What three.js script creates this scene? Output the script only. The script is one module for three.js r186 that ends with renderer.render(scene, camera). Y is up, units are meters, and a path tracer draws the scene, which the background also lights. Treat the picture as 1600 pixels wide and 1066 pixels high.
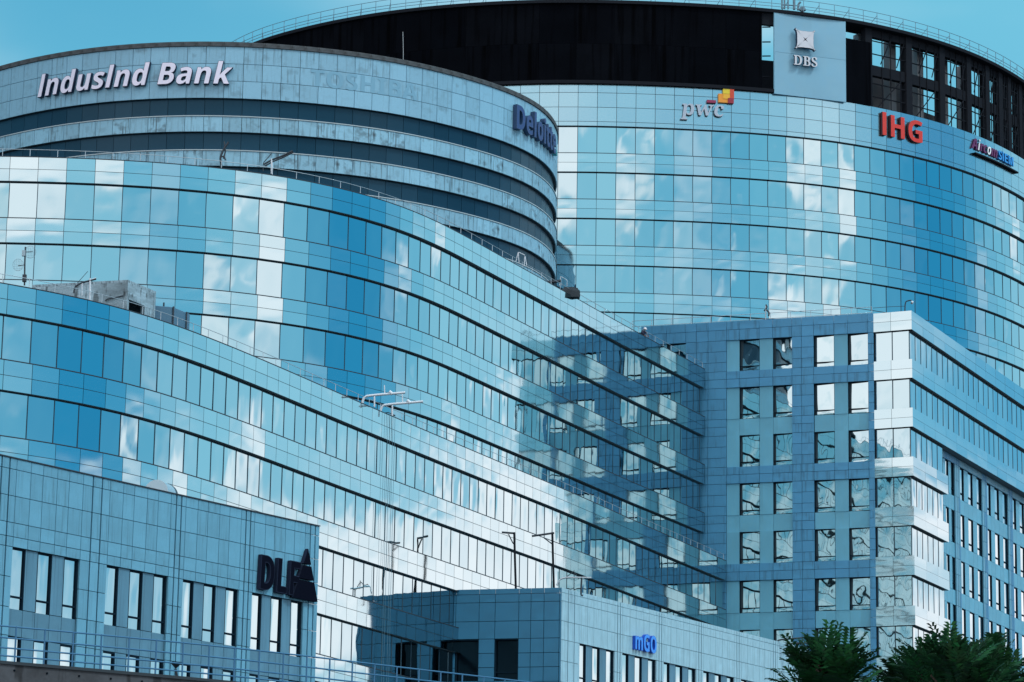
import * as THREE from 'three';
import { mergeGeometries } from 'three/addons/utils/BufferGeometryUtils.js';
import { TextGeometry } from 'three/addons/geometries/TextGeometry.js';
import { FontLoader } from 'three/addons/loaders/FontLoader.js';
import { MarchingCubes } from 'three/addons/objects/MarchingCubes.js';

// ---------------------------------------------------------------- camera
const scene = new THREE.Scene();
const FOCAL = 4850, PITCH = 12.5 * Math.PI / 180, ROLL = 0.95 * Math.PI / 180, EYE = 2;      // focal length in pixels of the 1600 x 1066 photograph
const camera = new THREE.PerspectiveCamera(2 * Math.atan(533 / FOCAL) * 180 / Math.PI, 1600 / 1066, 0.5, 12000);
camera.position.set(0, EYE, 0);
camera.lookAt(0, EYE + Math.sin(PITCH), -Math.cos(PITCH));
camera.rotateZ(ROLL);
camera.updateMatrixWorld();

// ---------------------------------------------------------------- noise
function rng(seed) { let s = seed >>> 0; return () => { s = (s + 0x6d2b79f5) | 0; let t = Math.imul(s ^ (s >>> 15), 1 | s); t = (t + Math.imul(t ^ (t >>> 7), 61 | t)) ^ t; return ((t ^ (t >>> 14)) >>> 0) / 4294967296; }; }
const PERM = new Uint8Array(512), LAT = new Float32Array(256);
{ const r = rng(77); for (let i = 0; i < 256; i++) { PERM[i] = i; LAT[i] = r(); } for (let i = 255; i > 0; i--) { const j = Math.floor(r() * (i + 1)); [PERM[i], PERM[j]] = [PERM[j], PERM[i]]; } for (let i = 0; i < 256; i++) PERM[256 + i] = PERM[i]; }
function vnoise(x, y, z) {
  const xi = Math.floor(x), yi = Math.floor(y), zi = Math.floor(z);
  let fx = x - xi, fy = y - yi, fz = z - zi; fx = fx * fx * (3 - 2 * fx); fy = fy * fy * (3 - 2 * fy); fz = fz * fz * (3 - 2 * fz);
  const X = xi & 255, Y = yi & 255, Z = zi & 255, X1 = (X + 1) & 255, Y1 = (Y + 1) & 255, Z1 = (Z + 1) & 255;
  const h = (a, b, c) => LAT[PERM[PERM[PERM[a] + b] + c]];
  const l = (a, b, t) => a + (b - a) * t;
  return l(l(l(h(X, Y, Z), h(X1, Y, Z), fx), l(h(X, Y1, Z), h(X1, Y1, Z), fx), fy), l(l(h(X, Y, Z1), h(X1, Y, Z1), fx), l(h(X, Y1, Z1), h(X1, Y1, Z1), fx), fy), fz);
}
function fbm(x, y, z, o) { let a = 0.5, s = 0, n = 0; for (let i = 0; i < o; i++) { s += a * vnoise(x, y, z); n += a; a *= 0.5; x = x * 2.03 + 17.1; y = y * 2.03 + 5.3; z = z * 2.03 + 9.7; } return s / n; }
const sstep = (a, b, x) => { const t = Math.min(1, Math.max(0, (x - a) / (b - a))); return t * t * (3 - 2 * t); };
const mix = (a, b, t) => a + (b - a) * t;

// ---------------------------------------------------------------- sky: broken cloud over blue, brighter banks low over the horizon
const SUNSIDE = [2.1, 1.52, 1.43];
function skyTexture(W, H) {
  const data = new Float32Array(W * H * 4);
  const deep = [0.003, 0.22, 0.45], pale = [0.13, 0.47, 0.65], haze = [0.40, 0.68, 0.79], white = [0.80, 0.90, 0.95], grey = [0.36, 0.60, 0.70];
  for (let j = 0; j < H; j++) {
    const el = ((j + 0.5) / H - 0.5) * Math.PI, ce = Math.cos(el), y = Math.sin(el), eld = el * 180 / Math.PI;
    for (let i = 0; i < W; i++) {
      const a = ((i + 0.5) / W - 0.5) * 2 * Math.PI, x = Math.cos(a) * ce, z = Math.sin(a) * ce;
      let az = Math.atan2(x, -z) * 180 / Math.PI; if (az < 0) az += 360;
      const o = (j * W + i) * 4;
      if (eld < -4) { for (let k = 0; k < 3; k++) data[o + k] = [0.10, 0.14, 0.16][k]; data[o + 3] = 1; continue; }
      const big = fbm(x * 3.1 + 4, y * 5 + 1, z * 3.1 + 8, 3);
      // clear gaps of the broken cloud cover
      const gap = Math.exp(-(((az - 92) / 20) ** 2)) + 0.42 * Math.exp(-(((az - 351) / 6) ** 2) - (((eld - 19) / 3) ** 2)) + 0.55 * Math.exp(-(((az - 262) / 30) ** 2)) + 0.95 * Math.exp(-(((az - 36) / 8) ** 2)) + 0.42 * Math.exp(-(((az - 159) / 10) ** 2));
      const veil = 0.36 * Math.exp(-(((az - 51) / 11) ** 2)) + 0.55 * Math.exp(-(((az - 178) / 8) ** 2)) + 0.35 * Math.exp(-(((az - 131) / 15) ** 2)) + 0.8 * Math.exp(-(((az - 222) / 22) ** 2)) + 0.06;   // thin high cloud
      const bank = 0.7 * Math.exp(-(((az - 131) / 14) ** 2)) + 0.8 * Math.exp(-(((az - 187) / 9) ** 2)) + 1.9 * Math.exp(-(((az - 222) / 16) ** 2)) + 0.35 * Math.exp(-(((az - 164) / 12) ** 2)) + 0.5 * Math.exp(-(((az - 310) / 25) ** 2));
      const clear = Math.min(1, Math.max(0, gap * 1.0 + (big - 0.5) * 0.5));
      const base = [0, 0, 0];
      const t = 1 - clear * sstep(3, 9, eld);
      for (let k = 0; k < 3; k++) { base[k] = mix(deep[k], pale[k], 0.12 + 0.88 * t); base[k] = mix(base[k], haze[k], Math.min(1, 0.5 * (1 - sstep(2, 11, eld)) + veil * (1 - 0.85 * clear) * (0.5 + big))); }
      // clouds: a puffy low bank and broken cumulus above
      const s = 1 / (0.35 + Math.max(0, y));
      const n1 = fbm(x * 9 * s + 31, y * 26 + 2, z * 9 * s + 11, 6), n2 = fbm(x * 22 + 3, y * 40 + 7, z * 22 + 5, 5), wisp = fbm(x * 7 + 50, y * 30 + 20, z * 7 + 33, 5);
      const puff = fbm(x * 46 + 9, y * 60 + 3, z * 46 + 2, 5), low = sstep(0.0, 0.03, 0.176 + 0.02 * Math.exp(-(((az - 50) / 10) ** 2)) + (n1 - 0.5) * 0.13 + (puff - 0.5) * 0.09 - y);
      const cum = sstep(0.50, 0.63, n1 + (puff - 0.5) * 0.2 + 0.3 * bank - 0.36 * gap - 0.34 * Math.exp(-((((az + 180) % 360 - 180) / 17) ** 2)) + (n2 - 0.5) * 0.22 - 0.07 + 0.20 * sstep(24, 45, eld));  // last term adds unseen overhead cloud to brighten the scene light
      const thin = sstep(0.44, 0.72, wisp + 0.1 * bank) * 0.5 * (1 - 0.7 * clear);
      const c = Math.min(1, Math.max(low * (0.5 + 0.5 * sstep(0.38, 0.54, n2)), cum, thin));
      const lit = sstep(0.30, 0.62, n2 * 0.6 + n1 * 0.25 + wisp * 0.15 + 0.06 * bank);
      const away = Math.abs(((az - 132 + 540) % 360) - 180), bright = 1 - sstep(92, 126, away);                     // the sky on the sun's side is the brighter half
      for (let k = 0; k < 3; k++) data[o + k] = mix(base[k], mix(grey[k], white[k], lit), c) * mix(1, SUNSIDE[k], bright);
      data[o + 3] = 1;
    }
  }
  const t = new THREE.DataTexture(data, W, H, THREE.RGBAFormat, THREE.FloatType);
  t.mapping = THREE.EquirectangularReflectionMapping; t.magFilter = t.minFilter = THREE.LinearFilter; t.wrapS = THREE.RepeatWrapping; t.needsUpdate = true;
  return t;
}
const sky = skyTexture(2048, 1024);
scene.background = sky; scene.environment = sky;
scene.backgroundIntensity = 1; scene.environmentIntensity = 1;

// ---------------------------------------------------------------- sun behind thin cloud, over the photographer's right shoulder
const SUN_AZ = 118 * Math.PI / 180, SUN_EL = 50 * Math.PI / 180;
const sun = new THREE.DirectionalLight(new THREE.Color(0.86, 0.97, 1.0), 1.2);
sun.position.set(Math.sin(SUN_AZ) * Math.cos(SUN_EL) * 300, Math.sin(SUN_EL) * 300, -Math.cos(SUN_AZ) * Math.cos(SUN_EL) * 300 - 210);
sun.target.position.set(0, 0, -210); scene.add(sun, sun.target);
sun.castShadow = true; sun.shadow.radius = 20; sun.shadow.mapSize.set(4096, 4096);
Object.assign(sun.shadow.camera, { left: -130, right: 130, top: 130, bottom: -130, near: 1, far: 700 });

const renderer = new THREE.WebGLRenderer({ antialias: true });
renderer.toneMapping = THREE.LinearToneMapping;
renderer.toneMappingExposure = 1.12;
renderer.shadowMap.enabled = true;

// ---------------------------------------------------------------- pixels of the photograph to directions
const CR = new THREE.Vector3(), CU = new THREE.Vector3(), CF = new THREE.Vector3();
camera.matrixWorld.extractBasis(CR, CU, CF); CF.negate();
const dirOf = (px, py) => CF.clone().addScaledVector(CR, (px - 800) / FOCAL).addScaledVector(CU, -(py - 533) / FOCAL);
function plan(px, py, h) { const d = dirOf(px, py), t = h / d.y; return [d.x * t, d.z * t]; }            // where the ray meets height h above the eye
function toPx(x, y, z) { const v = new THREE.Vector3(x, y - EYE, z), w = v.dot(CF); return [800 + FOCAL * v.dot(CR) / w, 533 - FOCAL * v.dot(CU) / w]; }

// ---------------------------------------------------------------- plan curves
class Path {
  constructor(pts) {
    this.p = pts; this.s = [0];
    for (let i = 1; i < pts.length; i++) this.s.push(this.s[i - 1] + Math.hypot(pts[i][0] - pts[i - 1][0], pts[i][1] - pts[i - 1][1]));
    this.len = this.s[this.s.length - 1];
  }
  at(s) {
    const P = this.p, S = this.s; let i = 0, hi = S.length - 2;
    while (i < hi) { const m = (i + hi + 1) >> 1; if (S[m] <= s) i = m; else hi = m - 1; }
    const u = (s - S[i]) / (S[i + 1] - S[i]), a = P[i], b = P[i + 1], L = S[i + 1] - S[i];
    const t = [(b[0] - a[0]) / L, (b[1] - a[1]) / L];
    return { x: a[0] + (b[0] - a[0]) * u, z: a[1] + (b[1] - a[1]) * u, t, n: [-t[1], t[0]] };
  }
  off(s, o) { const q = this.at(s), e = 0.4, a = this.at(Math.max(0, s - e)), b = this.at(Math.min(this.len, s + e)); let nx = a.n[0] + b.n[0], nz = a.n[1] + b.n[1]; const l = Math.hypot(nx, nz); nx /= l; nz /= l; return { x: q.x + nx * o, z: q.z + nz * o, n: [nx, nz], t: [nz, -nx] }; }
  hit(px, py) {                                                     // the ray through a pixel: arc length and height above the ground where it first meets the curve
    const d = dirOf(px, py); let best = null;
    for (let i = 0; i + 1 < this.p.length; i++) {
      const a = this.p[i], b = this.p[i + 1], ex = b[0] - a[0], ez = b[1] - a[1], det = d.x * -ez + ex * d.z;
      if (Math.abs(det) < 1e-12) continue;
      const t = (a[0] * -ez + ex * a[1]) / det, u = (d.x * a[1] - d.z * a[0]) / det;
      const lo = i === 0 ? -9 : -1e-6, up = i + 2 === this.p.length ? 9 : 1 + 1e-6;
      if (t > 0 && u >= lo && u <= up && (!best || t < best.t)) best = { t, s: this.s[i] + u * (this.s[i + 1] - this.s[i]), y: d.y * t + EYE };
    }
    return best;
  }
}
function smoothPath(pts, sig = 4, step = 0.5) {
  const raw = new Path(pts), n = Math.floor(raw.len / step), X = [];
  for (let i = 0; i <= n; i++) { const q = raw.at(Math.min(i * step, raw.len - 1e-6)); X.push([q.x, q.z]); }
  const m = Math.round(3 * sig / step), ker = []; let ks = 0; for (let k = -m; k <= m; k++) { const v = Math.exp(-0.5 * (k * step / sig) ** 2); ker.push(v); ks += v; }
  const get = (i) => i < 0 ? [2 * X[0][0] - X[Math.min(n, -i)][0], 2 * X[0][1] - X[Math.min(n, -i)][1]] : i > n ? [2 * X[n][0] - X[Math.max(0, 2 * n - i)][0], 2 * X[n][1] - X[Math.max(0, 2 * n - i)][1]] : X[i];
  return new Path(X.map((_, i) => { let a = 0, b = 0; for (let k = -m; k <= m; k++) { const g = get(i + k); a += g[0] * ker[k + m]; b += g[1] * ker[k + m]; } return [a / ks, b / ks]; }));
}

// ---------------------------------------------------------------- names and tags
const taken = {};
function numbered(name) { const n = taken[name] = (taken[name] ?? -1) + 1; return n ? name + '_' + String(n).padStart(3, '0') : name; }
function tag(o, label, category, group, kind) { o.userData.label = label; if (category) o.userData.category = category; if (group) o.userData.group = group; if (kind) o.userData.kind = kind; return o; }
function thing(name, label, category, pos = [0, 0, 0], turn = 0, group) { const g = new THREE.Group(); g.name = numbered(name); g.position.set(...pos); g.rotation.y = turn; scene.add(g); return tag(g, label, category, group); }
function part(name, geo, mat, parent, pos) { const m = new THREE.Mesh(geo, mat); m.name = name; m.castShadow = m.receiveShadow = true; if (pos) m.position.set(...pos); parent.add(m); return m; }

// ---------------------------------------------------------------- textures (what surfaces are made of)
function tex(W, H, f, repeat) {
  const d = new Uint8Array(W * H * 4);
  for (let j = 0; j < H; j++) for (let i = 0; i < W; i++) { const c = f(i / W, j / H, i, j), o = (j * W + i) * 4; for (let k = 0; k < 3; k++) d[o + k] = Math.max(0, Math.min(255, c[k] * 255)); d[o + 3] = 255; }
  const t = new THREE.DataTexture(d, W, H); t.colorSpace = THREE.SRGBColorSpace; t.magFilter = THREE.LinearFilter; t.minFilter = THREE.LinearMipmapLinearFilter; t.generateMipmaps = true; t.wrapS = t.wrapT = THREE.RepeatWrapping; if (repeat) t.repeat.set(...repeat); t.needsUpdate = true; return t;
}
const tint = (v) => [v, v, v];
// weathered cladding: rain streaks running down from the top edge, blotches and specks
const stainTex = (seed, amt) => tex(192, 192, (u, v) => {
  const st = fbm(u * 34 + seed * 7, v * 1.6 + seed, 3, 4), bl = fbm(u * 7 + seed, v * 6, seed * 3, 5), sp = fbm(u * 60, v * 60 + seed, 9, 2);
  return tint(0.95 - amt * sstep(0.5, 0.8, st) - amt * 0.7 * sstep(0.45, 0.8, bl) - 0.06 * (sp - 0.5));
});
// stone with rain streaks and uneven tone
const streakTex = (seed, amt) => tex(192, 192, (u, v) => { const st = fbm(u * 26 + seed * 3, v * 1.1 + seed, 5, 4), b = fbm(u * 4 + seed * 5, v * 4 + seed, 2, 4), sp = fbm(u * 50 + seed, v * 50, 4, 2); return tint(0.94 - amt * sstep(0.48, 0.8, st) + amt * 0.9 * (b - 0.5) - 0.04 * (sp - 0.5)); });
const stoneTex = (seed, amt) => tex(96, 96, (u, v) => { const b = fbm(u * 3 + seed * 5, v * 3 + seed, 2, 4), s = fbm(u * 30 + seed, v * 9, 4, 3); return [0.93 + amt * (b - 0.5) - amt * 0.4 * (s - 0.5), 0.93 + amt * (b - 0.5), 0.935 + amt * (b - 0.5) + amt * 0.2 * (s - 0.5)]; });
const concreteTex = tex(256, 256, (u, v) => { const b = fbm(u * 5, v * 5, 1, 5), s = fbm(u * 26, v * 3, 6, 4), p = fbm(u * 60, v * 60, 2, 2); return tint(0.78 + 0.5 * (b - 0.5) - 0.3 * sstep(0.55, 0.75, s) + 0.12 * (p - 0.5)); });

// ---------------------------------------------------------------- materials
const lin = (r, g, b) => new THREE.Color().setRGB(r, g, b);
const std = (c, rough = 0.7, metal = 0, extra = {}) => new THREE.MeshStandardMaterial({ color: c, roughness: rough, metalness: metal, ...extra });
const matte = (c) => new THREE.MeshPhysicalMaterial({ color: lin(...c), roughness: 0.95, specularIntensity: 0.05 });
// coated mirror glass: a metal film on tinted glass
const glassSet = (cols, rough) => cols.map((c) => std(lin(...c), rough, 1));
const GLASS = glassSet([[0.36, 0.54, 0.59], [0.345, 0.525, 0.575], [0.375, 0.555, 0.60], [0.33, 0.51, 0.565]], 0.02);
const SPAN = glassSet([[0.375, 0.555, 0.605], [0.36, 0.54, 0.59], [0.39, 0.57, 0.615], [0.345, 0.53, 0.585]], 0.05);
const M = {
  edge: std(lin(0.11, 0.14, 0.16), 0.7), crownSteel: matte([0.016, 0.020, 0.026]),  // edge: shade gap under each floor band partly put into this dark colour
  black: matte([0.005, 0.009, 0.014]), joint: std(lin(0.02, 0.05, 0.07), 0.8), core: std(lin(0.03, 0.06, 0.08), 0.9), mullion: std(lin(0.012, 0.045, 0.075), 0.5, 0.2),
  steel: std(lin(0.45, 0.55, 0.60), 0.45, 0.6), white: std(lin(0.78, 0.82, 0.84), 0.5), darkSteel: std(lin(0.03, 0.045, 0.06), 0.55, 0.3), roof: std(lin(0.2, 0.22, 0.23), 0.9),
};

// ---------------------------------------------------------------- unit pieces: one metre wide and high, one unit thick, front face at z = 0
function sheet(n, f) {
  const pos = [], uv = [], idx = [];
  for (let j = 0; j <= n; j++) for (let i = 0; i <= n; i++) { const u = i / n, v = j / n; pos.push(u - 0.5, v - 0.5, f ? f(u, v) : 0); uv.push(u, v); }
  for (let j = 0; j < n; j++) for (let i = 0; i < n; i++) { const a = j * (n + 1) + i; idx.push(a, a + 1, a + n + 2, a, a + n + 2, a + n + 1); }
  const g = new THREE.BufferGeometry(); g.setAttribute('position', new THREE.Float32BufferAttribute(pos, 3)); g.setAttribute('uv', new THREE.Float32BufferAttribute(uv, 2)); g.setIndex(idx); g.computeVertexNormals();
  const side = []; const sp = [], sn = [], su = [], si = [];
  const edge = (x0, y0, x1, y1, nx, ny) => { const b = sp.length / 3; sp.push(x0, y0, 0, x1, y1, 0, x1, y1, -1, x0, y0, -1); for (let k = 0; k < 4; k++) { sn.push(nx, ny, 0); su.push(0.5, 0.5); } si.push(b, b + 2, b + 1, b, b + 3, b + 2); };
  edge(-0.5, -0.5, 0.5, -0.5, 0, -1); edge(0.5, -0.5, 0.5, 0.5, 1, 0); edge(0.5, 0.5, -0.5, 0.5, 0, 1); edge(-0.5, 0.5, -0.5, -0.5, -1, 0);
  const s = new THREE.BufferGeometry(); s.setAttribute('position', new THREE.Float32BufferAttribute(sp, 3)); s.setAttribute('uv', new THREE.Float32BufferAttribute(su, 2)); s.setIndex(si); s.setAttribute('normal', new THREE.Float32BufferAttribute(sn, 3));
  return mergeGeometries([g, s]);
}
// the faces of sealed panes are never flat: they belly in or out and ripple a little (amplitude in parts of the thickness)
const warped = (seed, n, belly, ripple, f) => { const r = rng(seed), a = r() * 9, b = r() * 9, c = (r() - 0.3) * belly; const t1 = (r() - 0.5) * belly, t2 = (r() - 0.5) * belly;
  return sheet(n, (u, v) => { const e = Math.min(1, 16 * u * (1 - u) * v * (1 - v) * 1.3); return c * 16 * u * (1 - u) * v * (1 - v) + (t1 * (u - 0.5) + t2 * (v - 0.5)) * 0.8 + ripple * e * (fbm(u * f + a, v * f + b, seed, 2) - 0.5); }); };
// flat pieces, each with its own window into the cladding texture
const FLAT = Array.from({ length: 14 }, (_, k) => { const r = rng(900 + k), g = sheet(1), u = g.attributes.uv, a = r(), b = r() * 0.5, f = r() < 0.5 ? -1 : 1; for (let i = 0; i < u.count; i++) u.setXY(i, a + f * 0.4 * u.getX(i), b + 0.5 * u.getY(i)); return g; });
const PANE = [1, 2, 3, 4, 5, 6].map((k) => warped(k, 5, 0.20, 0.26, 2.0));          // with 5 cm thickness: 5 mm
const SHEET = [21, 22, 23, 24, 25, 26].map((k) => warped(k, 4, 0.07, 0.09, 1.6));     // low spandrel panels, flatter
const WAVY = [11, 12, 13, 14, 15, 16].map((k) => warped(k, 9, 0.26, 0.42, 1.9));
const BOX = new THREE.BoxGeometry(1, 1, 1);

// ---------------------------------------------------------------- cladding: cells on a plan curve, each one a piece of its own
const LIMIT = 300;
class Cladding {
  constructor(group) { this.g = group; this.sets = {}; this.r = rng(group.name.length * 131 + 7); }
  add(name, path, s0, s1, y0, y1, o = {}) {
    const off = o.off ?? 0, gap = o.gap ?? 0.02, A = path.off(s0, off), B = path.off(s1, off), dx = B.x - A.x, dz = B.z - A.z, L = Math.hypot(dx, dz);
    const nx = -dz / L, nz = dx / L, cx = (A.x + B.x) / 2, cz = (A.z + B.z) / 2, cy = (y0 + y1) / 2;
    const d = Math.hypot(cx, cz), face = -(nx * cx + nz * cz) / d, [px, py] = toPx(cx, cy, cz);
    let size = L * Math.max(0, face) * (y1 - y0) / d / d; const out = px < -25 || px > 1625 || py < -25 || py > 1091 || (o.hidden && o.hidden(px, py));
    if (out) size *= 1e-3;
    (this.sets[name] ??= { cells: [], mats: o.mats }).cells.push({ w: L - gap, h: y1 - y0 - (o.gapY ?? gap), cx, cy, cz, ry: Math.atan2(nx, nz), tilt: (this.r() - 0.5) * (o.tilt ?? 0), swing: (this.r() - 0.5) * (o.tilt ?? 0) + (o.swing ?? 0), t: o.t ?? 0.05, size, out, geo: (o.geos ?? FLAT)[Math.floor(this.r() * (o.geos ?? FLAT).length)], mat: o.mats[Math.floor(this.r() * o.mats.length)] });
  }
  build(limits = {}) {
    for (const [name, set] of Object.entries(this.sets)) {
      const cs = set.cells.sort((a, b) => b.size - a.size), rest = [];
      cs.forEach((c, i) => {
        const m = new THREE.Mesh(c.geo, c.mat); m.position.set(c.cx, c.cy, c.cz); m.rotation.set(c.tilt, c.ry + c.swing, 0, 'YXZ'); m.scale.set(c.w, c.h, c.t);
        if (i < (limits[name] ?? LIMIT) && !c.out) { m.name = name; m.castShadow = m.receiveShadow = true; this.g.add(m); }
        else { m.updateMatrix(); rest.push(c.geo.clone().applyMatrix4(m.matrix)); }
      });
      if (rest.length) { const m = part('further_' + name + 's', mergeGeometries(rest), set.mats[0], this.g); m.userData.kind = 'stuff'; }
    }
  }
}
// strip that follows a curve between two profiles (offset, height)
function strip(path, prof, s0 = 0, s1 = path.len, step = 0.75) {
  const n = Math.max(1, Math.ceil((s1 - s0) / step)), pos = [], uv = [], idx = [];
  for (let k = 0; k + 1 < prof.length; k++) {
    const b = pos.length / 3;
    for (let i = 0; i <= n; i++) { const s = s0 + (s1 - s0) * i / n; for (const [o, y] of [prof[k], prof[k + 1]]) { const q = path.off(s, o); pos.push(q.x, y, q.z); uv.push(s, y + o); } }
    for (let i = 0; i < n; i++) { const a = b + i * 2; idx.push(a, a + 2, a + 1, a + 1, a + 2, a + 3); }
  }
  const g = new THREE.BufferGeometry(); g.setAttribute('position', new THREE.Float32BufferAttribute(pos, 3)); g.setAttribute('uv', new THREE.Float32BufferAttribute(uv, 2)); g.setIndex(idx); g.computeVertexNormals(); return g;
}
const loop = (o0, o1, y0, y1) => [[o1, y0], [o1, y1], [o0, y1], [o0, y0], [o1, y0]];
// body of a building: closed block whose outline is the curve set back, closed behind by the points given
function body(path, setback, back, y0, y1, s0 = 0, s1 = path.len) {
  const sh = new THREE.Shape(), n = Math.ceil((s1 - s0) / 1.5); let first = true;
  for (let i = 0; i <= n; i++) { const q = path.off(s0 + (s1 - s0) * i / n, -setback); sh[first ? 'moveTo' : 'lineTo'](q.x, -q.z); first = false; }
  for (const [x, z] of back) sh.lineTo(x, -z);
  sh.closePath();
  const g = new THREE.ExtrudeGeometry(sh, { depth: y1 - y0, bevelEnabled: false }); g.rotateX(-Math.PI / 2); g.translate(0, y0, 0); return g;
}
function bars(list) { return mergeGeometries(list.map(([w, h, d, x, y, z, ry = 0, rx = 0, rz = 0]) => { const g = BOX.clone(); g.scale(w, h, d); if (rx) g.rotateX(rx); if (rz) g.rotateZ(rz); if (ry) g.rotateY(ry); g.translate(x, y, z); return g; })); }
function tube(pts, r, seg = 6, closed = false) { const c = new THREE.CatmullRomCurve3(pts.map((p) => new THREE.Vector3(...p)), closed, 'catmullrom', 0.05); return new THREE.TubeGeometry(c, Math.max(2, pts.length * 3), r, seg, closed); }
function rod(a, b, r, seg = 6) { const A = new THREE.Vector3(...a), B = new THREE.Vector3(...b), d = B.clone().sub(A), g = new THREE.CylinderGeometry(r, r, d.length(), seg); g.applyQuaternion(new THREE.Quaternion().setFromUnitVectors(new THREE.Vector3(0, 1, 0), d.clone().normalize())); g.translate(...A.add(B).multiplyScalar(0.5).toArray()); return g; }
function pyOf(poly, x) { if (x <= poly[0][0]) return poly[0][1]; for (let i = 1; i < poly.length; i++) if (x <= poly[i][0]) return mix(poly[i - 1][1], poly[i][1], (x - poly[i - 1][0]) / (poly[i][0] - poly[i - 1][0])); return poly[poly.length - 1][1]; }

// ================================================================ ground
const ground = part('ground', new THREE.PlaneGeometry(12000, 12000).rotateX(-Math.PI / 2), std(lin(0.07, 0.075, 0.08), 0.95), scene); ground.name = 'ground'; tag(ground, 'grey asphalt and paving around the office towers', 'ground', null, 'structure');

// rooflines in the photograph, to tell which pieces the photograph shows
const ROOF_A = [[-60, 244], [0, 245], [103, 245.5], [194, 249], [322, 259], [475, 276], [534, 290], [594, 306], [644, 323], [697, 349], [775, 393], [900, 463], [937, 484], [1103, 577]];
const ROOF_B = [[-60, 430], [0, 441], [56, 450], [131, 468], [200, 487], [294, 516], [400, 560], [500, 600], [617, 653], [800, 728], [887, 766], [1025, 826], [1125, 872]];
const ROOF_R = [[1060, 505], [1357, 490], [1425, 485], [1600, 592]];
const ROOF_D = [[-60, 700], [0, 712], [163, 746], [280, 774], [390, 799], [500, 823]];
const ROOF_M = [[690, 922], [878, 918], [968, 940], [1032, 957], [1260, 1013]];
const under = (poly, x0, x1) => (x, y) => x > x0 && x < x1 && y > pyOf(poly, x) + 4;
const anyOf = (...f) => (x, y) => f.some((g) => g(x, y));

const FH = 4.02;                                                    // storey height
const HK = (k) => 56.02 - FH * k + EYE;                             // lower edge of the spandrel band above storey k
const BAND = 1.6;

// ================================================================ the two stepped curved glass wings
function glassWing(name, label, lowPts, k0, k1, hidden, firstPx) {
  const h0 = HK(k0) - EYE, path = smoothPath(lowPts.map(([x, y]) => plan(x, y, h0)), 4.5);
  const g = thing(name, label, 'office building'), cl = new Cladding(g);
  const back = []; for (let i = 0; i <= 24; i++) { const q = path.off(path.len * (1 - i / 24), -6); back.push([q.x, q.z]); }
  part('core_wall', body(path, 0.5, back, 0, HK(k0) + 1.1), M.core, g);
  const width = (s) => { const q = path.at(s), hd = -Math.atan2(q.t[1], q.t[0]) * 180 / Math.PI; return mix(1.80, 1.42, sstep(25, 64, hd)); };
  const cuts = [path.hit(...firstPx).s]; while (cuts[0] - width(cuts[0]) > 0) cuts.unshift(cuts[0] - width(cuts[0])); while (cuts[cuts.length - 1] + width(cuts[cuts.length - 1]) < path.len) cuts.push(cuts[cuts.length - 1] + width(cuts[cuts.length - 1]));
  if (cuts[0] > 0.3) cuts.unshift(0); if (path.len - cuts[cuts.length - 1] > 0.3) cuts.push(path.len); else cuts[cuts.length - 1] = path.len;
  const mull = [];
  for (let k = k0; k <= k1; k++) {
    const y = HK(k), yw = y - FH + BAND;
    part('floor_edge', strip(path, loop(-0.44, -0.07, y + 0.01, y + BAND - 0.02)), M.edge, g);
    part('sill', strip(path, loop(-0.40, 0.012, y + BAND, y + BAND + 0.045)), M.darkSteel, g);
    for (let i = 0; i + 1 < cuts.length; i++) {
      for (const r of [0, 1]) cl.add('spandrel_panel', path, cuts[i], cuts[i + 1], y + r * BAND / 2, y + (r + 1) * BAND / 2, { gap: 0.03, t: 0.05, tilt: 0.005, geos: SHEET, mats: SPAN, hidden });
      cl.add('window_pane', path, cuts[i], cuts[i + 1], yw + 0.045, y, { off: -0.3, gap: 0.05, gapY: 0.02, tilt: 0.005, geos: PANE, mats: GLASS, hidden });
      const q = path.off(cuts[i], -0.30); mull.push([0.045, FH - BAND - 0.04, 0.05, q.x, (yw + y) / 2, q.z, Math.atan2(q.n[0], q.n[1])]);
    }
  }
  cl.build();
  const m = part('mullions', bars(mull), M.mullion, g); m.userData.kind = 'stuff';
  return { g, path, top: HK(k0) + BAND };
}
const PTS_A = [[-90, 281.5], [0, 282], [103, 283], [194, 287.5], [320, 296], [400, 304.7], [437, 310], [472, 315.6], [534, 329.7], [594, 345], [650, 364], [697, 388], [775, 431], [900, 498.4], [937.5, 520], [1103, 607.8]];
const PTS_B = [[-90, 475], [0, 487.5], [51.6, 496.5], [128, 509.5], [194, 524.5], [250, 543.5], [300, 562], [359, 584.5], [400, 601], [520, 652], [617.5, 692.5], [800, 767], [887.5, 802], [1025, 861.5], [1137.5, 908.5]];
const WA = glassWing('glass_office_wing', 'taller curved mirror glass wing with thin rooftop rail, behind the lower glass wing', PTS_A, 1, 6, anyOf(under(ROOF_B, -99, 1126)), [14, 282]);
const WB = glassWing('glass_office_wing', 'lower curved mirror glass wing with a concrete hut on its roof', PTS_B, 5, 10, anyOf(under(ROOF_D, -99, 500), under(ROOF_M, 690, 1260)), [10, 489]);

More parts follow.
